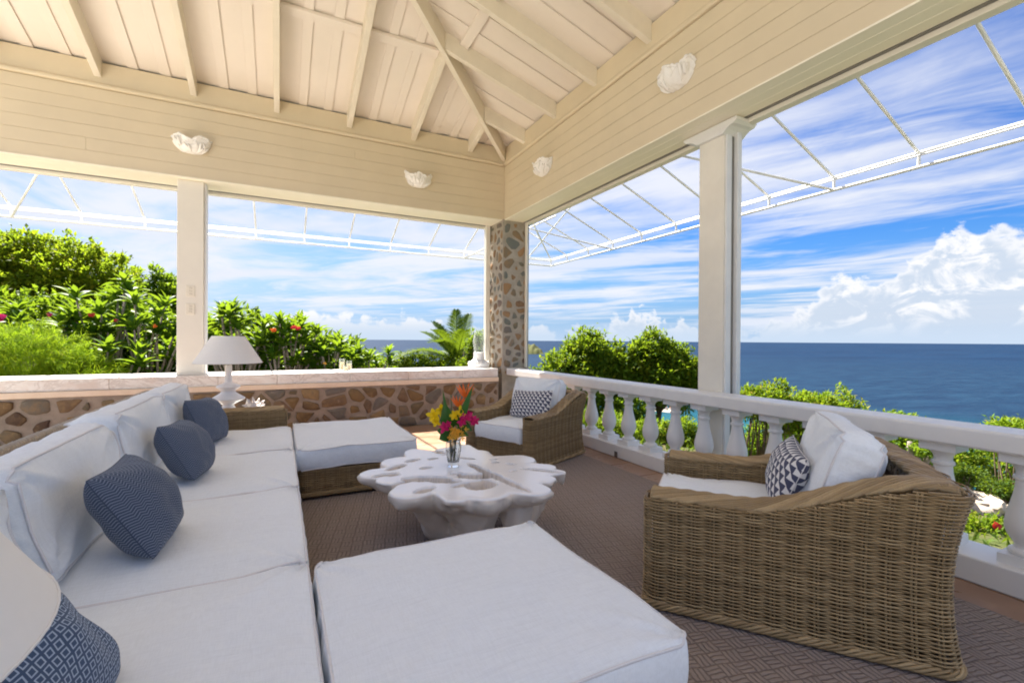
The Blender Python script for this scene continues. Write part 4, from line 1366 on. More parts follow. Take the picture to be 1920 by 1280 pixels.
# ------------------------------------------------------------------ sofa
def make_sofa():
    s = thing('sofa', 'long white four-seat sofa on a woven base along the left', 'sofa', (-0.45, 2.8, 0))
    L = lambda x, y, z=0.0: (x + 0.45, y - 2.8, z)
    y0, y1 = 0.87, 4.72
    X0, X1 = -1.02, 0.055
    # base skirt, arm at the far end, back
    mb = MB()
    path = rr_path([L(X0, y0 - 0.14)[:2], L(X1, y0 - 0.14)[:2], L(X1, y1 + 0.16)[:2], L(X0, y1 + 0.16)[:2]], 0.05, True)
    def zt(x, y):
        if y > y1 - 2.8 - 0.005: return 0.545 - 0.0
        if y < y0 - 2.8 + 0.005: return 0.50
        if x < X0 + 0.45 + 0.03: return 0.72
        return 0.245
    weave(mb, path, 0.045, zt, seed=8, sides=4)
    weave(mb, [L(X1, y1 + 0.005)[:2], L(X0 + 0.2, y1 + 0.005)[:2]][::-1], 0.2, 0.545, seed=9, sides=4)
    o = mb.build('woven_body', 'wicker', s, smooth=True); o['kind'] = 'stuff'
    mb = MB()
    xs = np.linspace(X1 - 0.02, X0 + 0.03, 40)
    C = [L(x, y1 + 0.083, 0.552) for x in xs]
    rope(mb, C, [(0, 1, 0)] * 40, [(0, 0, 1)] * 40, 0.074, 0.018, 0.75, 20, 0.0082)
    mb.build('arm_border', 'wicker', s, smooth=True)
    mb = MB()
    ys = np.linspace(y0 - 0.1, y1 + 0.12, 90)
    C = [L(X0 + 0.03, y, 0.742) for y in ys]
    rope(mb, C, [(1, 0, 0)] * 90, [(0, 0, 1)] * 90, 0.022, 0.014, 0.16, 7, 0.008)
    mb.build('back_border', 'lattice', s, smooth=True)
    mb = MB()
    lattice(mb, L(X0 + 0.06, y0 - 0.1, 0.31), (0, 1, 0), unit((-0.05, 0, 0.42)), y1 - y0 + 0.22, 0.43, cell=0.05)
    mb.build('back_lattice', 'lattice', s, smooth=True)
    mb = MB()
    mb.box(L(X0 + 0.03, y0 - 0.11, 0.05), L(X1 - 0.025, y1 + 0.13, 0.235))
    mb.box(L(X0 + 0.03, y1 + 0.03, 0.235), L(X1 - 0.025, y1 + 0.13, 0.535))
    mb.build('frame', 'gap_shade', s)  # dark core painted as the shade behind the sofa weave
    for yy in (y0 - 0.05, y1 + 0.08, 2.8):
        for xx in (X0 + 0.09, X1 - 0.09):
            mb = MB(); mb.box(L(xx - 0.035, yy - 0.035, 0.0125), L(xx + 0.035, yy + 0.035, 0.05)); mb.build('foot', 'foot', s)
    ed = [0.87, 1.832, 2.790, 3.760, 4.718]
    for k in range(4):
        cy = (ed[k] + ed[k + 1]) / 2; w = ed[k + 1] - ed[k] - 0.006
        cushion(s, 'seat_cushion', 0.955, w, 0.130, 0.034, loc=L(-0.385, cy, 0.318), seed=11.0 + k * 3, r=0.035, wrinkle=1.1)
    for k, (ya, yb, tilt, top) in enumerate(((0.92, 1.82, 0.20, 0.0), (1.89, 2.76, 0.24, 0.0), (2.87, 3.73, 0.20, 0.025), (3.85, 4.69, 0.17, 0.02))):
        o = cushion(s, 'back_cushion', 0.385, yb - ya, 0.185, 0.050, seed=31.0 + k * 5, r=0.065, bulge=0.022, wrinkle=1.7)
        u = Vector((-tilt, 0, 1)).normalized(); wd = Vector((0.015 * (k - 1), 1, 0.0)).normalized(); nrm = u.cross(wd).normalized(); wd = nrm.cross(u)
        c = L(-0.765, (ya + yb) / 2, 0.594 + top)
        o.matrix_local = Matrix(((u.x, wd.x, nrm.x, c[0]), (u.y, wd.y, nrm.y, c[1]), (u.z, wd.z, nrm.z, c[2]), (0, 0, 0, 1)))
make_sofa()
BG = 'blue scatter pillows along the sofa'
UPV = (-0.51, -0.30, 0.80)
pillow('pillow', 'blue zigzag pillow on the second seat, largest of the zigzag ones', 0.385, 0.36, 0.22, 'zig', (-0.470, 2.165, 0.585), ((0.05, 1, 0.02), UPV), 1.3, BG, 0.035)
pillow('pillow', 'blue zigzag pillow in the middle, tucked between two back cushions', 0.375, 0.35, 0.21, 'zig', (-0.470, 3.150, 0.580), ((0.12, 1, -0.05), (-0.50, -0.20, 0.82)), 4.1, BG, 0.035)
pillow('pillow', 'slate blue pillow nearest the table lamp and the woven sofa arm', 0.39, 0.36, 0.21, 'zig', (-0.490, 4.140, 0.590), ((0.25, 0.96, -0.05), (-0.45, -0.10, 0.86)), 7.7, BG, 0.035)
pillow('pillow', 'blue pillow of small woven squares beside the near lampshade', 0.41, 0.38, 0.20, 'diamond', (-0.455, 1.215, 0.560), ((0.05, 1, -0.03), (-0.55, -0.22, 0.78)), 2.9, BG, 0.04)

# ------------------------------------------------------------------ ottomans
def make_ottoman(name, label, x0, x1, y0, y1, seed):
    cx, cy = (x0 + x1) / 2, (y0 + y1) / 2
    w, d = x1 - x0, y1 - y0
    o = thing(name, label, 'ottoman', (cx, cy, 0), group='white cushioned ottomans')
    hw, hd = w / 2 - 0.012, d / 2 - 0.012
    p = rr_path([(-hw, -hd), (hw, -hd), (hw, hd), (-hw, hd)], 0.04, True)
    mb = MB(); weave(mb, p, 0.055, 0.232, seed=seed, sides=4)
    q, X, N, T = path_sampler(p, 0.02)
    C = np.column_stack([X + N * 0.004, np.full(len(X), 0.048)])
    rope(mb, C, np.column_stack([N, np.zeros(len(N))]), [(0, 0, 1)] * len(C), 0.009, 0.012, 0.16, 5, 0.006)
    b = mb.build('woven_base', 'wicker', o, smooth=True); b['kind'] = 'stuff'
    mb = MB(); mb.box((-hw + 0.025, -hd + 0.025, 0.06), (hw - 0.025, hd - 0.025, 0.233)); mb.build('frame', 'gap_shade', o)  # dark core, painted shade behind the woven sides
    for sx in (1, -1):
        for sy in (1, -1):
            mb = MB(); mb.box((sx * (hw - 0.09) - 0.055, sy * (hd - 0.07) - 0.045, 0.0125), (sx * (hw - 0.09) + 0.055, sy * (hd - 0.07) + 0.045, 0.058)); mb.build('foot', 'foot', o)
    cushion(o, 'cushion', w, d, 0.145, 0.022, loc=(0, 0, 0.315), seed=seed * 1.7, r=0.045, bulge=0.008)
make_ottoman('ottoman', 'large white ottoman filling the foreground', 0.115, 1.015, 0.905, 1.800, 3)
make_ottoman('ottoman', 'white ottoman pushed against the far end of the sofa', 0.115, 1.005, 3.700, 4.860, 6)

# ------------------------------------------------------------------ root coffee table
def make_table():
    top = 0.40
    root = thing('coffee_table', 'white lacquered tree-root coffee table on the rug', 'coffee table', (1.0, 2.72, 0.0125))
    bm = bmesh.new()
    def capsule(a, b, ra, rb, za, zb, zs=0.62):
        n = 9
        for i in range(n):
            t = i / (n - 1)
            c = (a[0] + (b[0] - a[0]) * t, a[1] + (b[1] - a[1]) * t, za + (zb - za) * t)
            r = ra + (rb - ra) * t
            m = Matrix.Translation(c) @ Matrix.Diagonal((r, r, r * zs, 1))
            bmesh.ops.create_icosphere(bm, subdivisions=3, radius=1.0, matrix=m)
    O = (0, 0)
    lobes = [(-0.50, 0.13, 0.10), (-0.45, -0.04, 0.085), (-0.30, 0.34, 0.15), (-0.13, 0.58, 0.10), (0.10, 0.52, 0.13), (0.25, 0.58, 0.075), (0.28, 0.34, 0.10),
             (0.47, 0.05, 0.12), (0.54, -0.20, 0.085), (0.56, -0.34, 0.045), (0.40, -0.42, 0.085), (0.24, -0.56, 0.10), (-0.02, -0.47, 0.15), (-0.20, -0.50, 0.08), (-0.40, -0.30, 0.12)]
    rl = random.Random(6)
    for x, y, r in lobes:
        k = 0.42
        capsule((x * k, y * k), (x, y), 0.24, r * rl.uniform(0.8, 1.15), top - 0.075, top - r * 0.34, 0.56)
        # buttress running down to the trunk
        leg = (x > 0.30 and y < -0.15) or (abs(x + 0.02) < 0.05 and y < 0) or (x < -0.25 and abs(y) > 0.25) or (x > 0.2 and 0.3 < y < 0.4)
        for t in np.linspace(0, 1 if leg else 0.42, 8):
            drop = 1.0 if (x > 0.15 and y < 0.1) else (0.45 if abs(x) < 0.1 and y < 0 else 0.0)
            zz = top - 0.07 - (0.24 + 0.09 * drop) * t; q = 0.95 - (0.52 - 0.30 * drop) * t ** (0.7 + 0.8 * drop)
            m = Matrix.Translation((x * q * 0.9, y * q * 0.9, zz)) @ Matrix.Diagonal((r * (0.85 + 0.25 * drop * t), r * (0.85 + 0.25 * drop * t), 0.075, 1))
            bmesh.ops.create_icosphere(bm, subdivisions=2, radius=1.0, matrix=m)
    for z, rx, ry in ((0.06, 0.25, 0.22), (0.14, 0.22, 0.20), (0.22, 0.25, 0.23), (0.30, 0.33, 0.31)):
        bmesh.ops.create_icosphere(bm, subdivisions=3, radius=1.0, matrix=Matrix.Translation((0, 0.0, z)) @ Matrix.Diagonal((rx, ry, 0.12, 1)))
    me = bpy.data.meshes.new('raw'); bm.to_mesh(me); bm.free()
    tmp = bpy.data.objects.new('raw', me); COL.objects.link(tmp)
    md = tmp.modifiers.new('r', 'REMESH'); md.mode = 'VOXEL'; md.voxel_size = 0.0095
    sm = tmp.modifiers.new('s', 'SMOOTH'); sm.factor = 0.5; sm.iterations = 6
    dg = bpy.context.evaluated_depsgraph_get()
    ev = tmp.evaluated_get(dg)
    m2 = bpy.data.meshes.new_from_object(ev)
    bpy.data.objects.remove(tmp)
    n = len(m2.vertices)
    V = np.zeros(n * 3); m2.vertices.foreach_get('co', V); V = V.reshape(-1, 3)
    # sawn, smooth top, hollows and splits in it
    holes = [(0.03, -0.20, 0.10, 0.050, -0.5, 0.14), (-0.05, -0.10, 0.030, 0.022, 0.0, 0.07), (0.00, -0.37, 0.085, 0.075, 0.3, 0.18), (-0.11, -0.33, 0.05, 0.03, 0.2, 0.05), (-0.26, -0.13, 0.13, 0.045, -0.4, 0.14),
             (-0.17, -0.22, 0.08, 0.035, -0.5, 0.10), (0.15, -0.27, 0.33, 0.026, -1.43, 0.24), (-0.19, 0.10, 0.035, 0.02, 0, 0.05), (-0.36, 0.20, 0.08, 0.03, 0.6, 0.08), (-0.08, 0.30, 0.03, 0.02, 0, 0.05), (-0.22, 0.32, 0.05, 0.025, .4, .06),
             (0.13, 0.22, 0.07, 0.014, -0.8, 0.05), (0.30, 0.10, 0.022, 0.014, 0, 0.05), (0.36, -0.05, 0.03, 0.012, -.6, .05), (0.28, 0.03, 0.02, 0.012, -.6, .05), (0.47, -0.27, 0.14, 0.020, -0.8, 0.14), (-0.46, 0.06, 0.07, 0.025, .1, .08), (-0.42, 0.03, 0.03, 0.02, .1, .06),
             (0.30, -0.20, 0.02, 0.014, 0, .05), (-0.32, -0.33, 0.06, 0.03, .4, .07), (0.07, 0.40, 0.06, 0.012, .5, .05), (0.02, 0.48, 0.03, 0.05, .2, .10), (-0.40, -0.14, 0.09, 0.018, .2, .12)]
    for i in range(n):
        x, y, z = V[i]
        nn = mnoise.noise(Vector((x * 5, y * 5, z * 5)))
        n2 = mnoise.noise(Vector((x * 14, y * 14, z * 6 + 4)))
        lim = top - 0.0125 + 0.0015 * nn
        if z > lim - 0.012:
            z = lim - 0.012 * math.exp(-max(0, (z - lim + 0.012)) / 0.012) if z < lim + 0.05 else lim
        if z > top - 0.07:
            dp = 0.0
            for hx, hy, a, b, th, dep in holes:
                c_, s_ = math.cos(th), math.sin(th)
                u = ((x - hx) * c_ + (y - hy) * s_) / a; w = (-(x - hx) * s_ + (y - hy) * c_) / b
                q = math.sqrt(u * u + w * w) + 0.25 * n2
                if q < 1.25:
                    t = min(1, max(0, (1.2 - q) / 0.32)); dp = max(dp, dep * t * t * (3 - 2 * t))
            rad_ = math.hypot(x, y)
            dp = min(dp * 1.5, 0.30 if rad_ < 0.28 else 0.30 - (rad_ - 0.28) * 2.2, 0.30) if rad_ < 0.39 else min(dp, 0.055)
            z -= dp * min(1, max(0, (z - (top - 0.065)) / 0.03))
        k = 1 + 0.05 * n2 * (1 if z < lim - 0.02 else 0.3)
        V[i] = (x * k, y * k, max(z, 0.0))
    m2.vertices.foreach_set('co', V.ravel()); m2.update()
    m2.name = 'root_slab'
    m2.polygons.foreach_set('use_smooth', np.ones(len(m2.polygons), bool))
    link('root_slab', m2, 'table', root)
    root.scale = (0.95, 0.96, 1.0)
make_table()

# ------------------------------------------------------------------ vase with cut flowers
VX, VY, VZ = 0.985, 2.775, 0.4005
def make_vase():
    v = thing('vase', 'clear cut-glass vase standing on the white root table', 'vase', (VX, VY, VZ))
    out = [(0.0, 0.0), (0.034, 0.0), (0.036, 0.006), (0.033, 0.016), (0.036, 0.04), (0.045, 0.085), (0.049, 0.115), (0.047, 0.14), (0.043, 0.157), (0.047, 0.170), (0.054, 0.178)]
    inn = [(0.051, 0.1775), (0.044, 0.168), (0.040, 0.156), (0.044, 0.138), (0.0455, 0.115), (0.0415, 0.085), (0.032, 0.042), (0.026, 0.030), (0.0, 0.027)]
    mb = MB(); mb.lathe(out + inn, 32, cap=False); mb.build('glass_body', 'glass', v, smooth=60)
    mb = MB()
    for k in range(16):
        a = 2 * PI * k / 16
        mb.tube([((0.0345 + 0.012 * t) * math.cos(a), (0.0345 + 0.012 * t) * math.sin(a), 0.03 + 0.075 * t) for t in np.linspace(0, 1, 5)], 0.0022, 4)
    mb.build('cut_ribs', 'glass', v, smooth=True)
make_vase()
def petal_fan(mb, c, axis, n, L, W, spread, cup=0.3, rr=random):
    """n pointed petals round an axis"""
    ax = unit(np.array(axis, float)); t = np.cross(ax, (0, 0, 1.0) if abs(ax[2]) < 0.9 else (1.0, 0, 0)); t = unit(t); b = np.cross(ax, t)
    for k in range(n):
        a = 2 * PI * k / n + rr.uniform(-.2, .2)
        d = unit(ax * math.cos(spread) + (t * math.cos(a) + b * math.sin(a)) * math.sin(spread))
        s = unit(np.cross(d, ax)); u = np.cross(s, d)
        l = L * rr.uniform(.8, 1.1)
        C = np.array(c)
        V = [C, C + d * l * .35 - s * W * .8 + u * l * cup * .2, C + d * l * .35 + s * W * .8 + u * l * cup * .2, C + d * l * .72 - s * W * .75 - u * 0.0, C + d * l * .72 + s * W * .75, C + d * l - u * l * cup, C + d * l * .5 - u * l * .06]
        mb.add(V, [(0, 1, 6), (0, 6, 2), (1, 3, 6), (6, 4, 2), (3, 5, 6), (6, 5, 4)])
def blade(mb, base, tip, W, nrm, n=7, fold=0.25, shape=0.6):
    """long leaf from base to tip, folded on its midrib"""
    A, B = np.array(base, float), np.array(tip, float); d = B - A
    s = unit(np.cross(d, nrm)); u = unit(np.cross(s, d))
    V = []
    L = np.linalg.norm(d)
    for i in range(n):
        t = i / (n - 1)
        w = W * (math.sin(PI * t ** shape) ** 0.8 if 0 < t < 1 else 0.02)
        c = A + d * t + u * L * 0.10 * math.sin(PI * t)
        V += [c - s * w + u * w * fold, c, c + s * w + u * w * fold]
    f = []
    for i in range(n - 1):
        f += [(3 * i, 3 * i + 1, 3 * i + 4, 3 * i + 3), (3 * i + 1, 3 * i + 2, 3 * i + 5, 3 * i + 4)]
    mb.add(V, f)
def make_bouquet():
    rr = random.Random(12)
    q = thing('bouquet', 'bunch of orange, yellow and magenta flowers in the glass vase', 'flowers', (VX, VY, VZ + 0.03))
    # camera-facing plane of the photograph: right and toward vectors of the room
    Rt = np.array((0.893, -0.449, 0)); Tw = np.array((-0.449, -0.893, 0))
    def at(r, z, t=0.0): return Rt * r + Tw * t + np.array((0, 0, z))
    st = MB()
    heads = [(0.09, 0.475, 0.0), (0.035, 0.40, 0.0), (-0.11, 0.30, 0.0), (-0.085, 0.335, 0.01), (0.06, 0.315, 0.02), (0.09, 0.28, 0.03), (-0.03, 0.25, 0.04), (0.03, 0.20, 0.055), (-0.02, 0.42, -0.02), (0.10, 0.38, -0.02)]
    for r, z, t in heads:
        B = at(rr.uniform(-.02, .02), 0.002, rr.uniform(-.015, .015)); E_ = at(r, z, t)
        N_ = at(r * 0.22, 0.145, t * 0.2)
        st.tube([B, (B * 0.4 + N_ * 0.6), N_, (N_ + E_) / 2 + at(0, 0.01), E_], 0.0032, 5)
    st.build('flower_stem', 'stem', q, smooth=True)
    for (r, z), big in (((0.075, 0.435), 0.72), ((0.030, 0.370), 0.58)):      # parrot-flower bracts
        mb = MB()
        c = at(r, z)
        for k in range(6):
            a = k * 0.62 - 1.5
            tip = c + Rt * math.sin(a) * 0.085 * big + np.array((0, 0, 0.06 * big + 0.035 * big * math.cos(a))) + Tw * rr.uniform(-.02, .03)
            blade(mb, c - np.array((0, 0, 0.045 * big)), tip, 0.012 * big, Tw, 6)
        mb.build('orange_flower', 'petal_orange', q, smooth=True)
    for r, z, t, s, m_, nm in ((-0.118, 0.292, 0.02, 0.055, 'petal_yellow', 'yellow_flower'), (-0.075, 0.325, 0.0, 0.050, 'petal_yellow', 'yellow_flower'), (-0.103, 0.255, 0.03, 0.038, 'petal_yellow', 'yellow_flower'),
                              (0.055, 0.318, 0.03, 0.048, 'petal_yellow', 'yellow_flower'), (0.015, 0.298, 0.05, 0.040, 'petal_yellow', 'yellow_flower'),
                              (0.085, 0.285, 0.05, 0.045, 'petal_pink', 'magenta_flower'), (0.120, 0.272, 0.04, 0.042, 'petal_pink', 'magenta_flower'), (0.062, 0.262, 0.06, 0.040, 'petal_pink', 'magenta_flower'), (0.142, 0.258, 0.03, 0.032, 'petal_pink', 'magenta_flower'), (0.100, 0.300, 0.03, 0.036, 'petal_pink', 'magenta_flower'),
                              (-0.045, 0.225, 0.06, 0.045, 'petal_pink', 'magenta_flower'), (-0.025, 0.245, 0.06, 0.030, 'petal_pink', 'magenta_flower')):
        mb = MB()
        ax = Tw + np.array((rr.uniform(-.5, .5), rr.uniform(-.3, .3), rr.uniform(-.1, .6)))
        petal_fan(mb, at(r, z, t), ax, 5, s, s * 0.34, 1.05, 0.2, rr)
        petal_fan(mb, at(r, z, t + 0.006), ax, 4, s * 0.7, s * 0.26, 0.6, 0.2, rr)
        mb.build(nm, m_, q, smooth=True)
    mb = MB()
    for k in range(34):
        a = rr.uniform(0, 2 * PI); e = rr.uniform(0.05, 1.0)
        c = at(0.028 + 0.062 * e * math.cos(a), 0.200 + 0.055 * e * math.sin(a), 0.06 + 0.03 * (1 - e))
        petal_fan(mb, c, Tw + np.array((rr.uniform(-.6, .6), rr.uniform(-.4, .4), rr.uniform(-.5, .5))), 4, 0.020, 0.0055, 1.2, 0.1, rr)
    mb.build('golden_flower', 'petal_gold', q, smooth=True)
    for (b0, t0), W in ((((-0.01, 0.16), (-0.065, 0.455)), 0.016), (((0.03, 0.20), (0.125, 0.485)), 0.022), (((0.04, 0.22), (0.105, 0.40)), 0.022),
                        (((-0.02, 0.20), (-0.055, 0.38)), 0.045), (((-0.02, 0.19), (-0.10, 0.20)), 0.040), (((-0.03, 0.17), (-0.085, 0.145)), 0.040), (((0.0, 0.18), (-0.03, 0.145)), 0.034), (((0.05, 0.24), (0.12, 0.20)), 0.03), (((0.0, 0.24), (0.035, 0.31)), 0.035), (((0.03, 0.19), (0.10, 0.17)), 0.026)):
        mb = MB()
        blade(mb, at(*b0, 0.01), at(*t0, 0.03), W, Tw + np.array((0, 0, .3)), 8)
        mb.build('leaf', 'cutleaf', q, smooth=True)
make_bouquet()

# ------------------------------------------------------------------ lamps on side tables
def side_table(label, x, y, zt, r=0.27):
    t = thing('side_table', label, 'side table', (x, y, 0), group='woven side tables')
    mb = MB(); mb.lathe([(0.0, zt - 0.03), (r, zt - 0.03), (r + 0.006, zt - 0.015), (r, zt), (0.0, zt)], 40); mb.build('table_top', 'ceramic', t, smooth=40)
    mb = MB(); ring = [(math.cos(a) * (r - 0.03), math.sin(a) * (r - 0.03)) for a in np.linspace(0, 2 * PI, 41)][::-1]
    weave(mb, ring, 0.02, zt - 0.035, sp=0.06, sides=4); b = mb.build('woven_base', 'wicker', t, smooth=True); b['kind'] = 'stuff'
    mb = MB(); mb.lathe([(r - 0.055, 0.004), (r - 0.055, zt - 0.04)], 24); mb.build('frame', 'gap_shade', t, smooth=40)  # dark drum, painted shade seen through the weave
side_table('round woven side table hidden behind the far sofa arm, under the table lamp', -0.33, 5.36, 0.47)
side_table('round woven side table at the near end of the sofa', -0.52, 0.46, 0.427, 0.24)
def lamp(label, x, y, z):
    l = thing('table_lamp', label, 'lamp', (x, y, z), group='white table lamps')
    pr = [(0.0, 0.0), (0.078, 0.0), (0.082, 0.010), (0.080, 0.026), (0.050, 0.062), (0.046, 0.072), (0.060, 0.084), (0.145, 0.128), (0.147, 0.136), (0.138, 0.146), (0.072, 0.190), (0.060, 0.205), (0.066, 0.216), (0.104, 0.246), (0.106, 0.252), (0.098, 0.262), (0.045, 0.285), (0.032, 0.296), (0.031, 0.32), (0.0305, 0.465), (0.029, 0.468), (0.0, 0.468)]
    mb = MB(); mb.lathe(pr, 48); mb.build('lamp_base', 'ceramic', l, smooth=35)
    mb = MB(); mb.lathe([(0.008, 0.466), (0.008, 0.70)], 12); mb.lathe([(0.016, 0.470), (0.018, 0.49), (0.014, 0.53)], 16)
    for k in range(3):
        a = 2 * PI * k / 3
        mb.tube([(0, 0, 0.735), (0.140 * math.cos(a), 0.140 * math.sin(a), 0.748)], 0.0022, 5)
    mb.tube([(0, 0, 0.69), (0, 0, 0.755)], 0.005, 8)
    mb.build('lamp_fitting', 'brass', l, smooth=40)
    out = [(0.300, 0.487), (0.142, 0.752)]; t = 0.0025
    mb = MB()
    prof = [(0.300, 0.487)] + [(0.300 + (0.142 - 0.300) * s, 0.487 + 0.265 * s) for s in np.linspace(0.02, 0.98, 8)] + [(0.142, 0.752), (0.1395, 0.752)] + [(0.1395 + (0.2975 - 0.1395) * s, 0.752 - 0.265 * s) for s in np.linspace(0.02, 0.98, 8)] + [(0.2975, 0.487), (0.300, 0.487)]
    mb.lathe(prof, 72, cap=False); mb.build('lamp_shade', 'shade', l, smooth=40)
    for r_, z_ in ((0.2995, 0.489), (0.1415, 0.750)):
        mb = MB(); a = np.linspace(0, 2 * PI, 73); mb.tube(np.column_stack([r_ * np.cos(a), r_ * np.sin(a), np.full(73, z_)]), 0.0016, 5, caps=False); mb.build('shade_rim', 'shade', l, smooth=True)
lamp('white ceramic table lamp with conical shade in front of the stone wall', -0.455, 5.34, 0.4705)
lamp('large white lampshade cut by the left edge of the frame', -0.500, 0.582, 0.4275)
def make_conch():
    s = thing('conch_shell', 'pale spiny conch shell on the side table beside the lamp', 'shell', (-0.215, 5.32, 0.4705), 0.5)
    n, k = 46, 14
    V = []
    for i in range(n):
        t = i / (n - 1); a = t * 4.2 * PI
        R = 0.012 + 0.045 * t ** 1.4
        c = np.array((0.085 - 0.15 * t ** 0.9, 0.028 * t * math.cos(a), 0.055 + 0.020 * t * math.sin(a)))
        for j in range(k):
            b = 2 * PI * j / k
            sp = 1 + 0.38 * max(0, math.sin(a * 1.7)) ** 6 * max(0, math.sin(b + 0.4)) ** 4
            V.append(c + np.array((0.006 * math.sin(b * 3), R * sp * math.cos(b), R * sp * math.sin(b) * 0.9)))
    mb = MB(); mb.add(V, grid_quads(n, k, True)); mb.f.append(np.array([list(range(k))])); mb.f.append(np.array([[(n - 1) * k + j for j in range(k)][::-1]]))
    mb.build('shell_body', 'shell', s, smooth=True)
    mb = MB()
    for x, y, z, dx, dy, dz in ((-0.02, 0, .09, -.01, 0, .055), (0.02, 0, .085, .02, .01, .04), (-.06, 0, .09, -.03, 0, .045), (.05, 0, .07, .04, 0, .03), (-.085, 0, .06, -.045, .01, .01), (0, -.045, .05, 0, -.03, .0)):
        mb.tube([(x, y, z), (x + dx * .6, y + dy * .6, z + dz * .6), (x + dx, y + dy, z + dz)], [0.017, 0.010, 0.002], 7)
    mb.build('spine', 'shell', s, smooth=True)
make_conch()

# ------------------------------------------------------------------ things on the sill
def candle(label, x, y, h, wax, n):
    c = thing('candle_holder', label, 'candle holder', (x, y, 0.7665), group='glass candle holders on the sill')
    r = 0.036
    mb = MB(); mb.lathe([(0, 0), (r, 0), (r, h), (r - 0.003, h), (r - 0.003, 0.008), (0, 0.008)], 28, cap=False); mb.build('glass_cup', 'glass_thin', c, smooth=40)
    mb = MB(); mb.lathe([(0, 0.009), (r - 0.0045, 0.009), (r - 0.0045, wax), (r - 0.012, wax - 0.004), (0, wax - 0.004)], 20); mb.build('candle', 'wax', c, smooth=40)
    mb = MB(); mb.tube([(0, 0, wax - 0.006), (0.001, 0, wax + 0.012)], 0.0014, 5); mb.build('wick', 'brass', c)
candle('taller glass candle holder on the marble sill', 0.775, 6.82, 0.165, 0.110, 1)
candle('shorter glass candle holder on the marble sill', 0.862, 6.76, 0.135, 0.090, 2)
candle('small glass candle holder hidden between its two neighbours', 0.815, 6.70, 0.075, 0.050, 3)
def hurricane():
    c = thing('hurricane_lamp', 'white ceramic base with a glass hurricane chimney on the sill by the pillar', 'hurricane lamp', (2.83, 6.80, 0.7665))
    pr = [(0, 0), (0.150, 0.0), (0.165, 0.018), (0.166, 0.048), (0.150, 0.085), (0.112, 0.112), (0.088, 0.130), (0.082, 0.18), (0.084, 0.235), (0.072, 0.240), (0, 0.240)]
    mb = MB(); mb.lathe(pr, 40); mb.build('base', 'ceramic', c, smooth=40)
    mb = MB()
    for k in range(10):
        a = 2 * PI * k / 10
        mb.tube([((0.100 + 0.066 * math.sin(PI * t * .62 + .5)) * math.cos(a + .25 * t), (0.100 + 0.066 * math.sin(PI * t * .62 + .5)) * math.sin(a + .25 * t), 0.012 + 0.088 * t) for t in np.linspace(0, 1, 6)], [.004, .009, .011, .011, .009, .004], 6)
    mb.build('base_relief', 'ceramic', c, smooth=True)
    g_ = [(0.074, 0.241), (0.078, 0.30), (0.092, 0.36), (0.095, 0.42), (0.082, 0.49), (0.074, 0.55), (0.076, 0.58)]
    inn = [(r - 0.003, z) for r, z in g_[::-1]]
    mb = MB(); mb.lathe(g_ + inn + g_[:1], 40, cap=False); mb.build('glass_chimney', 'glass_thin', c, smooth=60)
hurricane()


# ------------------------------------------------------------------ vegetation
def rand_dirs(n, rng, zmin=-1.0):
    z = rng.uniform(zmin, 1, n); a = rng.uniform(0, 2 * PI, n); r = np.sqrt(1 - z * z)
    return np.stack([r * np.cos(a), r * np.sin(a), z], -1)
def leaf_cloud(mb, P, D, L, ratio, rng, droop=0.15):
    """folded four-sided leaves: base P, direction D, length L"""
    n = len(P)
    D = unit(D)
    ref = unit(np.array([0, 0, 1.0]) + rng.normal(0, 0.45, (n, 3)))
    S = unit(np.cross(D, ref)); N = np.cross(S, D)
    L = np.asarray(L)[:, None] * np.ones((n, 1)); W = L * ratio / 2
    a = P; tip = P + D * L - N * L * droop
    m = P + D * L * 0.48 + N * L * 0.03
    l = P + D * L * 0.45 - S * W + N * W * 0.45; r = P + D * L * 0.45 + S * W + N * W * 0.45
    V = np.stack([a, l, m, r, tip], 1).reshape(-1, 3)
    k = np.arange(n)[:, None] * 5
    F = np.concatenate([k + np.array([[0, 2, 1]]), k + np.array([[0, 3, 2]]), k + np.array([[1, 2, 4]]), k + np.array([[2, 3, 4]])], 0)
    mb.add(V, F)
def crown(mb, lobes, clusters, per, leaf, ratio, rng, spread=0.10, inner=0.35, up=0.35, rough=0.22):
    """leaf tufts spread through several ellipsoid lobes"""
    vol = np.array([r[0] * r[1] * r[2] for c, r in lobes]) ** 0.67
    for (c, r), v in zip(lobes, vol / vol.sum()):
        n = max(6, int(clusters * v))
        d = rand_dirs(n, rng, -0.75)
        k = rng.uniform(0, 1, n)
        rad = np.where(k < inner, rng.uniform(0.35, 0.8, n), rng.uniform(0.82, 1.0, n))
        lump = np.array([mnoise.noise(Vector(q * 2.3 + np.array(c))) for q in d])
        rad = rad * (1 + rough * lump * 2) * (1 + rng.normal(0, 0.05, n))
        C = np.array(c) + d * np.array(r) * rad[:, None]
        q = np.repeat(np.arange(n), per)
        m = len(q)
        P = C[q] + rng.normal(0, spread * 0.35, (m, 3))
        D = unit(d[q] * 0.55 + rng.normal(0, 0.62, (m, 3)) + np.array([0, 0, up]))
        leaf_cloud(mb, P, D, leaf * rng.uniform(0.6, 1.2, m), ratio, rng)
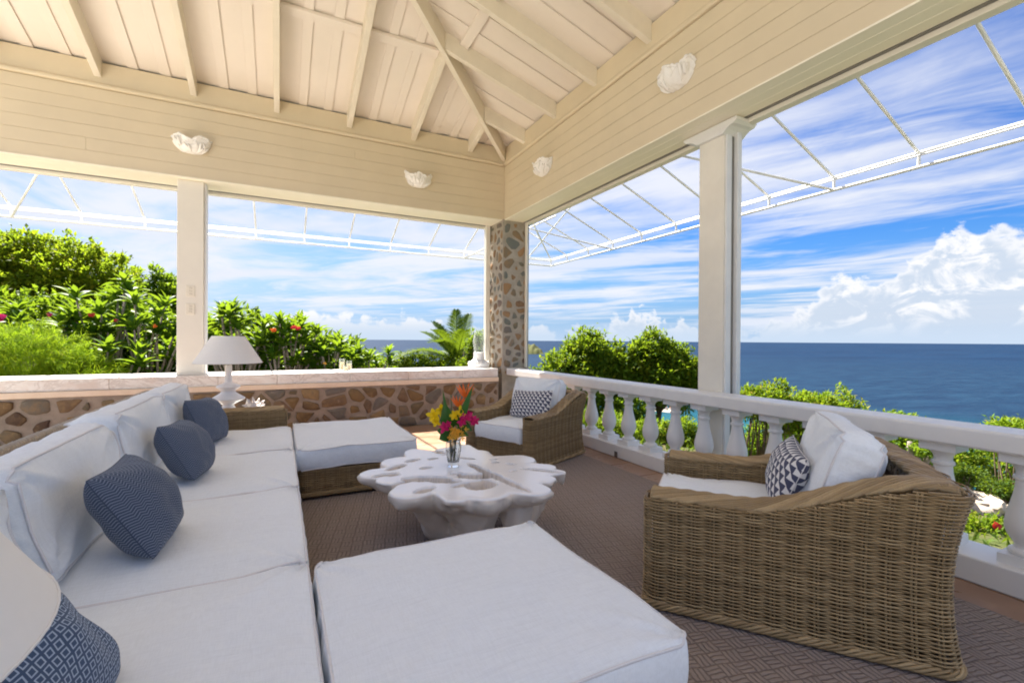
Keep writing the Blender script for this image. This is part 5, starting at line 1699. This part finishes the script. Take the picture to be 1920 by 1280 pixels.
def limbs(mb, base, lobes, r0, rr, forks=3):
    b = np.array(base, float)
    hub = b + np.array([rr.uniform(-.15, .15), rr.uniform(-.15, .15), 0.42 * (np.mean([c[2] for c, r in lobes]) - b[2])])
    mid = (b + hub) / 2 + np.array([rr.uniform(-.06, .06), rr.uniform(-.06, .06), 0])
    mb.tube([b - np.array((0, 0, 0.2)), b, mid, hub], [r0 * 1.25, r0, r0 * 0.85, r0 * 0.7], 8)
    for c, r in lobes:
        for k in range(forks):
            e = np.array(c) + np.array([rr.uniform(-.6, .6) * r[0], rr.uniform(-.6, .6) * r[1], rr.uniform(-.2, .6) * r[2]])
            m = hub * 0.5 + e * 0.5 + np.array([rr.uniform(-.12, .12), rr.uniform(-.12, .12), 0.05])
            mb.tube([hub, (hub + m) / 2 + np.array((rr.uniform(-.05, .05), rr.uniform(-.05, .05), 0.02)), m, e], [r0 * 0.6, r0 * 0.42, r0 * 0.3, r0 * 0.10], 6)
def tree(name, label, cat, base_xy, lobes, mat, clusters, per, leaf, ratio, seed, r0=0.12, bark='bark', group=None, flowers=None, **kw):
    rng = np.random.default_rng(seed); rr = random.Random(seed)
    z = float(ground_z(*base_xy))
    t = thing(name, label, cat, (base_xy[0], base_xy[1], z), group=group)
    mb = MB()
    if cat == 'shrub' and r0 < 0.045:                 # a thicket of thin stems
        for c, r in lobes:
            for k in range(11):
                x, y = c[0] + rr.uniform(-.7, .7) * r[0], c[1] + rr.uniform(-.7, .7) * r[1]
                e = (x + rr.uniform(-.25, .25), y + rr.uniform(-.2, .2), c[2] + rr.uniform(-.3, .5) * r[2])
                g0 = float(ground_z(x, y))
                m1 = (x * .6 + e[0] * .4 + rr.uniform(-.06, .06), y * .6 + e[1] * .4 + rr.uniform(-.06, .06), g0 * .55 + e[2] * .45)
                mb.tube([(x, y, g0 - .05), m1, e], [0.014, 0.010, 0.005], 5)
    else:
        limbs(mb, (base_xy[0], base_xy[1], z), lobes, r0, rr)
    mb.build('trunk', 'bark' if bark is None else bark, t, smooth=True, world=True)
    mb = MB(); crown(mb, lobes, clusters, per, leaf, ratio, rng, **kw)
    o = mb.build('crown', mat, t, world=True); o['kind'] = 'stuff'
    if flowers:
        for (p, m_, s) in flowers:
            f = MB()
            for k in range(5):
                petal_fan(f, (p[0] + rr.uniform(-s, s), p[1] + rr.uniform(-s, s), p[2] + rr.uniform(-s * .6, s * .6)), (-.3 + rr.uniform(-.4, .4), -.8, .4), 5, s * 1.1, s * 0.55, 1.1, 0.2, rr)
            f.build('flower_cluster', m_, t, smooth=True, world=True)
    return t
# big trees beyond the wall on the left
tree('tree', 'broad yellow-green tree rising behind the plumeria at the far left', 'tree', (-6.3, 19.8),
     [((-6.3, 19.9, 2.5), (2.1, 1.8, 1.85)), ((-5.0, 19.6, 1.9), (1.5, 1.4, 1.3)), ((-7.6, 20.0, 2.2), (1.7, 1.6, 1.9)), ((-6.5, 18.9, 0.6), (2.4, 1.4, 1.5)), ((-8.9, 20.4, 2.7), (1.3, 1.3, 1.9))],
     'leaf_tree', 6800, 13, 0.18, 0.46, 51, 0.2, spread=0.17, rough=0.13)
tree('tree', 'smaller dark green tree against the left side of the sill post', 'tree', (-2.75, 15.8),
     [((-2.85, 15.9, 2.15), (0.62, 0.6, 0.75)), ((-2.65, 15.6, 1.2), (0.75, 0.7, 0.9)), ((-3.4, 15.8, 1.2), (0.7, 0.6, 0.7))], 'leaf_dark', 1100, 13, 0.17, 0.45, 52, 0.09, spread=0.14)
tree('shrub', 'dense dark green shrub filling in behind the plumeria left of the sill post', 'shrub', (-3.4, 13.4),
     [((-4.6, 13.6, 0.95), (1.3, 0.8, 1.15)), ((-3.1, 13.4, 1.0), (1.2, 0.8, 1.2)), ((-2.1, 13.0, 0.7), (0.9, 0.7, 1.1))], 'leaf_dark', 1800, 12, 0.18, 0.42, 53, 0.07, spread=0.14)
tree('shrub', 'dense dark green shrub behind the plumeria right of the sill post', 'shrub', (0.2, 11.8),
     [((-0.9, 11.8, 0.80), (0.9, 0.6, 0.95)), ((0.3, 11.8, 0.72), (0.9, 0.6, 0.85)), ((1.3, 11.7, 0.40), (0.8, 0.6, 0.72))], 'leaf_dark', 1500, 12, 0.17, 0.42, 54, 0.06, spread=0.13)
# sea-side trees and shrubs
tree('tree', 'leafy round tree nearest the corner pillar, above the balustrade', 'tree', (7.9, 10.5),
     [((7.72, 10.65, 0.75), (0.50, 0.6, 0.66)), ((7.25, 10.9, 0.30), (0.55, 0.6, 0.55)), ((6.85, 11.0, -0.05), (0.45, 0.5, 0.45)), ((8.25, 10.4, 0.40), (0.55, 0.6, 0.55)), ((7.7, 10.5, 0.0), (0.9, 0.7, 0.65)), ((8.5, 10.3, 0.02), (0.6, 0.6, 0.62))], 'leaf_hedge', 2200, 12, 0.155, 0.45, 55, 0.10, spread=0.17, rough=0.42)
tree('tree', 'leafy round tree beside the capital post, with the sea behind it', 'tree', (9.4, 9.7),
     [((9.25, 9.85, 0.72), (0.46, 0.5, 0.58)), ((9.75, 9.5, 0.48), (0.52, 0.5, 0.52)), ((8.85, 10.05, 0.30), (0.50, 0.5, 0.50)), ((10.2, 9.15, 0.05), (0.52, 0.5, 0.50)), ((9.5, 9.6, -0.10), (0.85, 0.7, 0.60)), ((10.35, 9.0, 0.38), (0.25, 0.25, 0.22))], 'leaf_hedge', 2200, 12, 0.155, 0.45, 56, 0.10, spread=0.17, rough=0.42)
SG = 'low sunny shrubs outside the balustrade'
def shrub(label, lobes, seed, mat='leaf_shrub', clusters=420, per=12, leaf=0.085, ratio=0.42, r0=0.03, group=SG, flowers=None, **kw):
    bx = np.mean([c[0] for c, r in lobes]); by = np.mean([c[1] for c, r in lobes])
    return tree('shrub', label, 'shrub', (float(bx), float(by)), lobes, mat, clusters, per, leaf, ratio, seed, r0, group=group, flowers=flowers, spread=0.09, **kw)
shrub('clipped shrub with bare stems just right of the capital post', [((7.75, 5.6, 0.00), (0.30, 0.3, 0.32)), ((8.05, 5.45, 0.04), (0.36, 0.35, 0.36)), ((8.40, 5.25, 0.00), (0.36, 0.35, 0.30)), ((7.25, 5.75, -0.05), (0.14, 0.14, 0.18))], 61, clusters=560, rough=0.3)
shrub('clipped shrub left of the dip where the sea shows over the rail', [((8.75, 5.05, -0.03), (0.38, 0.36, 0.30)), ((9.1, 4.85, -0.02), (0.36, 0.35, 0.30)), ((8.4, 5.2, -0.3), (0.5, 0.4, 0.28))], 62, clusters=560, rough=0.3)
shrub('flat yellow-green shrub with orange tips over the rail behind the near armchair', [((8.25, 4.0, -0.15), (0.34, 0.35, 0.24)), ((8.6, 3.7, -0.16), (0.36, 0.35, 0.22)), ((8.95, 3.5, -0.30), (0.30, 0.30, 0.20))], 63, clusters=620)
shrub('sunlit shrub showing over the rail at the right edge', [((9.75, 2.72, -0.16), (0.34, 0.35, 0.20)), ((10.1, 2.5, -0.18), (0.36, 0.4, 0.20))], 64, clusters=380)
shrub('dense green shrub seen between the balusters behind the rocks', [((10.9, 4.0, -1.0), (0.9, 0.6, 0.52)), ((11.6, 3.4, -1.1), (0.8, 0.6, 0.52)), ((10.2, 4.5, -0.95), (0.6, 0.5, 0.48))], 65, 'leaf_hedge', 900, 12, 0.10)
shrub('yellow-green shrub low between the second and third balusters from the corner', [((6.3, 7.7, -0.62), (0.42, 0.4, 0.26)), ((5.9, 8.2, -0.6), (0.36, 0.36, 0.25))], 66, 'leaf_shrub', 360)
shrub('yellow-green shrub low beside the third baluster from the corner', [((6.6, 7.0, -0.66), (0.38, 0.36, 0.24))], 67, 'leaf_shrub', 240)
shrub('dark thicket under the tree nearest the corner pillar, seen through the balusters', [((7.3, 9.9, -0.75), (0.9, 0.6, 0.62)), ((6.5, 10.4, -0.6), (0.8, 0.6, 0.7)), ((7.9, 9.1, -0.85), (0.7, 0.5, 0.6))], 73, 'leaf_dark', 1100, 12, 0.12)
shrub('dark hedge with bare stems behind the shrubs right of the capital post', [((9.0, 6.0, -0.85), (0.7, 0.5, 0.45)), ((9.7, 5.4, -0.9), (0.7, 0.5, 0.45)), ((10.3, 4.8, -1.0), (0.6, 0.5, 0.45))], 74, 'leaf_dark', 1100, 12, 0.11)
shrub('bright green shrub in front of the harbour, between two balusters', [((7.2, 6.75, -0.72), (0.42, 0.40, 0.34))], 68, 'leaf_hedge', 320)
shrub('dark green shrub below the water beside the capital post', [((7.9, 6.2, -1.02), (0.62, 0.5, 0.32))], 69, 'leaf_dark', 380)
shrub('low flowering shrub by the last baluster at the right edge', [((6.95, 2.22, -0.93), (0.42, 0.38, 0.17)), ((7.2, 1.9, -0.96), (0.36, 0.36, 0.16))], 70, 'leaf_hedge', 420, 11, 0.075, flowers=[((6.85, 2.06, -0.75), 'petal_red', 0.03)])
shrub('small tuft of ground cover on the pale rocks', [((8.75, 2.62, -0.80), (0.20, 0.18, 0.10))], 71, 'leaf_cover', 160, 11, 0.06)
shrub('second tuft of ground cover among the pale rocks', [((9.5, 3.2, -0.86), (0.22, 0.2, 0.11))], 72, 'leaf_cover', 140, 11, 0.06)
def gnarly():
    t = thing('small_tree', 'twisted grey-barked small tree behind the near armchair', 'tree', (8.1, 3.35, float(ground_z(8.1, 3.35))))
    z0 = float(ground_z(8.1, 3.35)); rr = random.Random(4)
    mb = MB()
    for dx, dy, h in ((0.0, 0.0, 0.75), (-0.16, 0.06, 0.7), (0.12, -0.1, 0.6)):
        p = [(8.1 + dx * 0.3, 3.35 + dy * 0.3, z0 - 0.1), (8.1 + dx * 0.6 + .04, 3.35 + dy * .6, z0 + h * .35), (8.1 + dx, 3.35 + dy, z0 + h * .7), (8.1 + dx * 1.8, 3.35 + dy * 1.8, z0 + h)]
        mb.tube(p, [0.085, 0.065, 0.05, 0.03], 8)
    mb.build('trunk', 'bark_grey', t, smooth=True, world=True)
    mb = MB(); crown(mb, [((8.2, 3.5, -0.30), (0.4, 0.4, 0.15)), ((7.9, 3.7, -0.42), (0.3, 0.3, 0.14))], 160, 11, 0.085, 0.42, np.random.default_rng(8), spread=.09)
    o = mb.build('crown', 'leaf_dark', t, world=True); o['kind'] = 'stuff'
gnarly()
# clipped hedge along the top of the bank
def hedge():
    h = thing('hedge', 'low yellow-green hedge beyond the marble sill, left of the palm', 'hedge', (2.9, 10.6, -0.5))
    rng = np.random.default_rng(77)
    lob = [((x, 10.9 - 0.12 * (x - 2), 0.38 + 0.05 * math.sin(x * 5)), (0.36, 0.34, 0.46)) for x in np.arange(1.6, 4.6, 0.33)]
    mb = MB(); crown(mb, lob, 1500, 11, 0.085, 0.45, rng, spread=0.08, rough=0.15); o = mb.build('foliage', 'leaf_hedge', h, world=True); o['kind'] = 'stuff'
    mb = MB(); rr = random.Random(3)
    for c, r in lob:
        for k in range(3):
            x, y = c[0] + rr.uniform(-.2, .2), c[1] + rr.uniform(-.2, .2)
            mb.tube([(x, y, float(ground_z(x, y)) - .1), (x + rr.uniform(-.08, .08), y, 0.0), (x + rr.uniform(-.15, .15), y + rr.uniform(-.1, .1), 0.45)], [0.02, 0.015, 0.006], 5)
    mb.build('stem', 'bark', h, smooth=True, world=True)
hedge()
tree('shrub', 'bright yellow-green shrub in front of the palm, behind the hurricane lamp', 'shrub', (3.95, 9.75),
     [((4.02, 9.8, 0.95), (0.26, 0.26, 0.44)), ((4.2, 9.7, 0.55), (0.34, 0.32, 0.42)), ((3.8, 9.8, 0.45), (0.28, 0.28, 0.34))], 'leaf_hedge', 520, 12, 0.085, 0.45, 78, 0.03, spread=0.08)

# plumeria: forked stems, each tip a rosette of long leaves; the leaves that show largest are parts
def leaf_mesh(seed, wide):
    """one long leaf along +X with drooping tip and a folded midrib"""
    rr = random.Random(seed)
    mb = MB(); n = 7; V = []
    for i in range(n):
        t = i / (n - 1)
        w = wide * (math.sin(PI * min(1, t * 0.93 + 0.05)) ** 0.75) * (1 if t < 0.6 else (1.06 - (t - .6) * 1.6) if t < 1 else 0.1)
        w = max(w, 0.002)
        z = 0.10 * math.sin(PI * t * 0.8) - 0.16 * t * t
        V += [(t, -w, z + w * 0.5), (t, 0, z), (t, w, z + w * 0.5)]
    f = []
    for i in range(n - 1):
        f += [(3 * i, 3 * i + 3, 3 * i + 4, 3 * i + 1), (3 * i + 1, 3 * i + 4, 3 * i + 5, 3 * i + 2)]
    mb.add(V, f)
    me = mb.mesh('leaf', True); me.materials.append(M['leaf_plum']); return me
LEAVES = [leaf_mesh(i, w) for i, w in enumerate((0.125, 0.14, 0.155))]
PG = 'plumeria shrubs beyond the stone wall'
def plumeria(label, base, center, spread, nros, seed, leaf=0.30, flowers=(), per=(13, 18), keep=300):
    rr = random.Random(seed)
    z0 = float(ground_z(*base))
    t = thing('plumeria', label, 'shrub', (base[0], base[1], z0), group=PG)
    st = MB(); tips = []
    hub = np.array((base[0], base[1], z0 + 0.25))
    st.tube([(base[0], base[1], z0 - 0.2), tuple(hub)], [0.06, 0.05], 8)
    for k in range(nros):
        for _ in range(30):
            u = np.array([rr.uniform(-1, 1), rr.uniform(-1, 1), rr.uniform(-1, 1)])
            if 0.25 < np.dot(u, u) < 1.0: break
        p = np.array(center) + u * np.array(spread)
        p[2] = max(p[2], z0 + 0.35)
        if all(np.linalg.norm(p - q) > leaf * 0.5 for q in tips) or rr.random() < 0.2:
            tips.append(p)
            m = hub * 0.45 + p * 0.55 + np.array((rr.uniform(-.1, .1), rr.uniform(-.1, .1), -0.08))
            st.tube([hub, (hub + m) / 2, m, p], [0.034, 0.028, 0.022, 0.016], 6)
    st.build('stem', 'bark_grey', t, smooth=True, world=True)
    L = []
    for p in tips:
        ax = unit(unit(p - hub) * 0.6 + np.array((rr.uniform(-.25, .25), rr.uniform(-.25, .25), 0.9)))
        s0 = unit(np.cross(ax, (0.3, 1, 0.2))); s1 = np.cross(ax, s0)
        n = rr.randint(*per)
        for i in range(n):
            a = i * 2.399963 + rr.uniform(-.2, .2)
            el = math.radians(12 + 62 * (i / n) + rr.uniform(-12, 10))
            d = unit((s0 * math.cos(a) + s1 * math.sin(a)) * math.cos(el) + ax * math.sin(el))
            L.append((p + ax * (0.05 * i / n - 0.02), d, ax, leaf * rr.uniform(0.72, 1.12) * (1.0 - 0.25 * i / n)))
    L.sort(key=lambda q: q[0][1] - 0.6 * q[0][2])      # nearest to the veranda and highest first
    mass = MB()
    for i, (p, d, ax, ln) in enumerate(L):
        y = unit(np.cross(ax, d)); z = np.cross(d, y)
        if i < keep:
            o = link('leaf', LEAVES[i % 3], None, t)
            o.matrix_basis = Matrix(((d[0] * ln, y[0] * ln, z[0] * ln, p[0] - base[0]), (d[1] * ln, y[1] * ln, z[1] * ln, p[1] - base[1]), (d[2] * ln, y[2] * ln, z[2] * ln, p[2] - z0), (0, 0, 0, 1)))
        else:
            me = LEAVES[i % 3]
            V = np.zeros(len(me.vertices) * 3); me.vertices.foreach_get('co', V); V = V.reshape(-1, 3) * ln
            mass.add(p + V[:, 0:1] * d + V[:, 1:2] * y + V[:, 2:3] * z, [tuple(q.vertices) for q in me.polygons])
    if mass.n:
        o = mass.build('inner_leaves', 'leaf_plum_mass', t, smooth=True, world=True); o['kind'] = 'stuff'
    for p, m_, s in flowers:
        f = MB()
        for k in range(7):
            petal_fan(f, (p[0] + rr.uniform(-s, s), p[1] + rr.uniform(-s, s), p[2] + rr.uniform(-s * .6, s * .6)), (rr.uniform(-.5, .5), -.9, .5), 5, s * 0.9, s * 0.42, 1.1, 0.2, rr)
        f.build('flower_cluster', m_, t, smooth=True, world=True)
plumeria('plumeria with magenta blooms at the left frame edge, above the feathery shrub', (-4.4, 12.4), (-4.2, 12.2, 1.30), (0.75, 0.55, 0.62), 22, 81, 0.44, [((-4.55, 11.75, 1.55), 'petal_pink', 0.075), ((-3.9, 11.75, 1.62), 'petal_pink', 0.035)])
plumeria('tall plumeria whose topmost rosette stands against the broad tree', (-3.2, 12.1), (-3.15, 12.1, 1.62), (0.72, 0.5, 0.80), 26, 82, 0.44, [((-3.22, 11.55, 1.62), 'petal_red', 0.04), ((-2.85, 11.5, 1.52), 'petal_red', 0.035)])
plumeria('plumeria with orange blooms immediately left of the sill post', (-2.3, 11.3), (-2.25, 11.3, 1.10), (0.72, 0.5, 0.85), 28, 83, 0.42, [((-2.1, 10.75, 1.42), 'petal_orange', 0.03)])
plumeria('low plumeria between the feathery shrub and the sill post', (-2.7, 10.3), (-2.55, 10.35, 0.70), (0.60, 0.35, 0.50), 18, 84, 0.40)
plumeria('plumeria immediately right of the sill post, behind the lampshade', (-0.7, 10.6), (-0.72, 10.6, 1.12), (0.60, 0.45, 0.72), 26, 85, 0.40)
plumeria('plumeria with a red bloom, tallest right of the sill post', (0.15, 10.4), (0.18, 10.45, 0.95), (0.66, 0.45, 0.66), 30, 86, 0.38, [((0.28, 9.95, 1.42), 'petal_red', 0.055), ((-0.12, 9.95, 1.36), 'petal_orange', 0.035)])
plumeria('plumeria trailing down towards the candle holders', (1.0, 10.3), (1.02, 10.3, 0.72), (0.62, 0.42, 0.52), 24, 87, 0.37, [((0.80, 9.85, 0.72), 'petal_gold', 0.025)])
plumeria('small plumeria with rosettes against the sea behind the candle holders', (1.85, 10.4), (1.80, 10.4, 0.78), (0.42, 0.3, 0.36), 10, 88, 0.36)

# feathery fine-leaved shrub
def feathery():
    b = (-3.6, 10.25)
    z0 = float(ground_z(*b)); rng = np.random.default_rng(91); rr = random.Random(9)
    t = thing('feathery_shrub', 'soft lime-green feathery shrub low at the far left', 'shrub', (b[0], b[1], z0))
    lob = [((-3.75, 10.25, 0.70), (1.0, 0.7, 0.72)), ((-4.7, 10.3, 0.75), (0.8, 0.6, 0.72)), ((-2.95, 10.05, 0.42), (0.55, 0.5, 0.50))]
    mb = MB(); limbs(mb, (b[0], b[1], z0), lob, 0.05, rr); mb.build('trunk', 'bark', t, smooth=True, world=True)
    mb = MB()
    for c, r in lob:
        n = int(620 * r[0])
        d = rand_dirs(n, rng, -0.5)
        lump = np.array([mnoise.noise(Vector(q * 3 + np.array(c))) for q in d])
        C = np.array(c) + d * np.array(r) * (rng.uniform(0.55, 1.0, n) * (1 + 0.25 * lump))[:, None]
        k = 22; q = np.repeat(np.arange(n), k)
        ax = unit(d * 0.7 + rng.normal(0, 0.35, (n, 3)) + np.array([0, 0, 0.25]))
        D = unit(ax[q] * 0.5 + rng.normal(0, 0.55, (len(q), 3)) + np.array([0, 0, -0.05]))
        P = C[q] + ax[q] * rng.uniform(-0.05, 0.07, len(q))[:, None]
        leaf_cloud(mb, P, D, rng.uniform(0.10, 0.20, len(q)), 0.055, rng, 0.35)
    o = mb.build('crown', 'leaf_feather', t, world=True); o['kind'] = 'stuff'
feathery()

# palm
def palm():
    b = (3.98, 11.0); z0 = float(ground_z(*b)); rr = random.Random(17)
    t = thing('palm_tree', 'date palm with arching feather fronds beside the corner pillar', 'palm', (b[0], b[1], z0))
    top = np.array((b[0], b[1], 0.62))
    mb = MB()
    zs = np.linspace(z0 - 0.2, top[2], 14)
    mb.tube([(b[0], b[1], z) for z in zs], [0.17 + 0.02 * (i % 2) for i in range(14)], 12)
    mb.build('trunk', 'bark', t, smooth=True, world=True)
    fr = [(a_, e_, L_ * (1.72 if e_ < 45 else 1.40), d_) for a_, e_, L_, d_ in [(182, 5, 1.35, .55), (172, 26, 1.28, .62), (160, 48, 1.15, .35), (150, 60, 1.15, .3), (100, 74, 1.25, .25), (70, 66, 1.30, .3), (35, 52, 1.3, .4), (15, 30, 1.3, .6), (0, 12, 1.35, .6), (-30, 35, 1.2, .5), (-70, 55, 1.1, .4), (-110, 40, 1.1, .5), (-140, 30, 1.2, .6), (210, 20, 1.25, .55), (-10, -5, 1.2, .5), (235, 55, 1.1, .4), (130, 25, 1.2, .6)]]
    rt = np.array((0.893, -0.449, 0)); dp = np.array((0.449, 0.893, 0))
    for az, el, L, droop in fr:
        a, e = math.radians(az), math.radians(el)
        d = rt * math.cos(a) + dp * math.sin(a)
        pts = []
        for s in np.linspace(0, 1, 12):
            pts.append(top + d * math.cos(e) * L * s * (1 - 0.12 * droop * s) + np.array((0, 0, 1)) * (math.sin(e) * L * s - droop * L * 0.75 * s ** 2.2))
        pts = np.array(pts)
        mb = MB(); mb.tube(pts, np.linspace(0.016, 0.003, 12), 5)
        T = unit(np.gradient(pts, axis=0)); side = unit(np.cross(T, (0, 0, 1.0))); up = np.cross(side, T)
        m = 56
        for k in range(m):
            s = 0.10 + 0.90 * k / (m - 1)
            f = s * 11; i = min(10, int(f)); w = f - i
            p = pts[i] * (1 - w) + pts[i + 1] * w; Tk, sk, uk = T[i], side[i], up[i]
            ln = 0.36 * math.sin(PI * (0.12 + 0.80 * s)) * rr.uniform(.85, 1.1)
            for g_ in (-1, 1):
                dr = unit(sk * g_ * 0.80 + Tk * 0.65 + uk * 0.35 + np.array((0, 0, rr.uniform(-.12, .05))))
                n_ = unit(np.cross(dr, Tk))
                wv = Tk * 0.014
                q = p + dr * ln * 0.5
                mb.add([p - wv * .6, p + wv * .6, q + wv, p + dr * ln - np.array((0, 0, 0.15 * ln)), q - wv], [(0, 1, 2, 4), (4, 2, 3)])
        mb.build('frond', 'leaf_palm', t, world=True)
palm()

# pale garden rocks below the balustrade
def rocks():
    rr = random.Random(31)
    spec = [(8.35, 2.75, 0.42, 0.30, 0.13, 'broad pale rock nearest the last baluster'), (8.75, 2.25, 0.36, 0.30, 0.12, 'pale rock in front at the right edge of the rock bank'), (9.2, 2.55, 0.45, 0.34, 0.14, 'pale flat rock in the middle of the rock bank'),
            (9.0, 3.25, 0.38, 0.30, 0.14, 'pale rock at the left end of the rock bank'), (9.7, 2.85, 0.42, 0.36, 0.15, 'rear pale rock below the green shrub'), (7.95, 2.95, 0.30, 0.24, 0.14, 'reddish rock low beside the flowering shrub'), (10.1, 2.3, 0.40, 0.35, 0.15, 'rear pale rock at the right edge')]
    for x, y, a, b, h, lab in spec:
        bm = bmesh.new(); bmesh.ops.create_icosphere(bm, subdivisions=4, radius=1)
        s = rr.random() * 50
        for v in bm.verts:
            k = 1 + 0.22 * mnoise.noise(v.co * 1.4 + Vector((s, s, s))) + 0.09 * mnoise.noise(v.co * 4.2 + Vector((s, 0, 0)))
            z = max(-0.6, min(0.55 + 0.1 * mnoise.noise(v.co * 3 + Vector((0, s, 0))), v.co.z))
            v.co = Vector((v.co.x * k * a, v.co.y * k * b, z * k * h * 1.5))
        me = bpy.data.meshes.new('rock'); bm.to_mesh(me); bm.free()
        me.polygons.foreach_set('use_smooth', np.ones(len(me.polygons), bool)); me.set_sharp_from_angle(angle=math.radians(35))
        o = link('rock', me, 'rock', None, 0, (x, y, float(ground_z(x, y)) + h * 0.75))
        o.rotation_euler = (0, 0, rr.uniform(0, 6))
        tag(o, lab, 'rock', 'pale garden rocks below the balustrade')
rocks()
def ground_cover():
    rng = np.random.default_rng(101)
    n = 26000
    x = np.concatenate([rng.uniform(3.7, 13, n // 2), rng.uniform(-7, 6, n // 2)])
    y = np.concatenate([rng.uniform(-1, 12, n // 2), rng.uniform(7.3, 13, n // 2)])
    keep = ~((x > 7.3) & (x < 10.6) & (y > 1.9) & (y < 3.6) & (rng.uniform(0, 1, n) < .85))
    x, y = x[keep], y[keep]
    P = np.stack([x, y, ground_z(x, y)], -1)
    D = unit(rng.normal(0, .6, P.shape) + np.array([0, 0, 0.8]))
    mb = MB(); leaf_cloud(mb, P, D, rng.uniform(0.06, 0.16, len(P)), 0.35, rng)
    o = mb.build('ground_cover', 'leaf_cover'); tag(o, 'low green ground cover over the bank', 'ground cover', kind='stuff')
ground_cover()

# ------------------------------------------------------------------ far shore and harbour
def headland():
    c = np.array((1239.0, 2175.0)); n, m_ = 40, 14
    mb = MB()
    ax = unit(np.array((0.893, -0.449))); bx = np.array((-ax[1], ax[0]))
    V = []
    for j in range(m_):
        for i in range(n):
            u, w = i / (n - 1) * 2 - 1, j / (m_ - 1) * 2 - 1
            h = 62 * max(0, 1 - u * u) ** 0.7 * max(0, 1 - w * w) ** 0.7 * (0.75 + 0.5 * mnoise.noise(Vector((u * 3, w * 3, 5)))) - 3
            p = c + ax * u * 65 - ax * 25 + bx * w * 120
            V.append((p[0], p[1], SEA_Z + h))
    mb.add(V, grid_quads(m_, n, False))
    tag(mb.build('headland', 'ground', smooth=True), 'small dark headland on the horizon beside the corner pillar', 'headland', kind='structure')
headland()
def spit():
    mb = MB(); n = 30
    c = np.array((352.0, 352.0)); ax = unit(np.array((0.80, -0.6))); bx = np.array((-ax[1], ax[0]))
    V = []
    for j in range(9):
        for i in range(n):
            u, w = i / (n - 1) * 2 - 1, j / 8 * 2 - 1
            p = c + ax * u * 16 + bx * w * 9 * (1 + .3 * math.sin(u * 4))
            V.append((p[0], p[1], SEA_Z - 1 + 3.2 * max(0, 1 - u * u) ** .5 * max(0, 1 - w * w) ** .5))
    mb.add(V, grid_quads(9, n, False))
    tag(mb.build('sand_spit', 'sand', smooth=True), 'pale sand spit in the harbour seen between balusters', 'sand spit', kind='structure')
    for k, (u, w, s, lab) in enumerate(((-9, 0, 1.0, 'white house with red roof at the near end of the sand spit'), (-1, 3, 1.2, 'larger white house in the middle of the sand spit'), (8, -1, 0.9, 'white house at the outer end of the sand spit'))):
        p = c + ax * u + bx * w
        h = thing('house', lab, 'house', (p[0], p[1], SEA_Z + 1.2), 0.4 + k, group='white houses on the sand spit')
        a, b, z = 3.4 * s, 2.4 * s, 2.6 * s
        mb = MB(); mb.box((-a, -b, -1), (a, b, z)); mb.build('wall', 'house', h)
        mb = MB(); mb.prism([(-a - .3, -b - .3, z), (-a - .3, b + .3, z), (-a - .3, 0, z + 1.5 * s)], (2 * a + .6, 0, 0)); mb.build('roof', 'roof_red', h)
        for x in (-a * .5, a * .5):
            mb = MB(); mb.box((x - .5, -b - .06, z * .3), (x + .5, -b + .01, z * .75)); mb.build('window', 'dark_glass', h)
spit()
def boats():
    def boat(label, x, y, rz, L, mat='hull', mast=True):
        t = thing('boat', label, 'boat', (x, y, SEA_Z), rz, group='boats moored in the harbour')
        mb = MB(); V = []; n = 12
        for i in range(n):
            s = i / (n - 1); w = L * 0.16 * (math.sin(PI * min(1, 0.25 + s * .75)) ** 0.7) + 0.02
            x_ = (s - .5) * L
            V += [(x_, -w, 0.09 * L + 0.03 * L * s), (x_, -w * .7, -0.1), (x_, w * .7, -0.1), (x_, w, 0.09 * L + 0.03 * L * s)]
        mb.add(V, grid_quads(n, 4, True)); mb.f.append(np.array([[0, 1, 2, 3]])); mb.build('hull', mat, t)
        mb = MB(); mb.box((-L * .22, -L * .09, L * .09), (L * .15, L * .09, L * .19)); mb.build('cabin', 'hull', t, bevel=L * .02)
        if mast:
            mb = MB(); mb.tube([(L * .05, 0, L * .1), (L * .05, 0, L * 1.15)], L * .008, 6); mb.tube([(L * .05, 0, L * .24), (-L * .4, 0, L * .24)], L * .007, 6); mb.build('mast', 'metal', t)
    boat('white sailing boat moored off the sand spit, partly behind a baluster', 371, 344, 0.4, 13)
    boat('dark-hulled boat moored furthest right in the harbour', 392, 338, 1.0, 15, 'hull_dark', False)
    boat('white motor boat moored nearest the shore', 366, 372, 2.0, 11, mast=False)
boats()
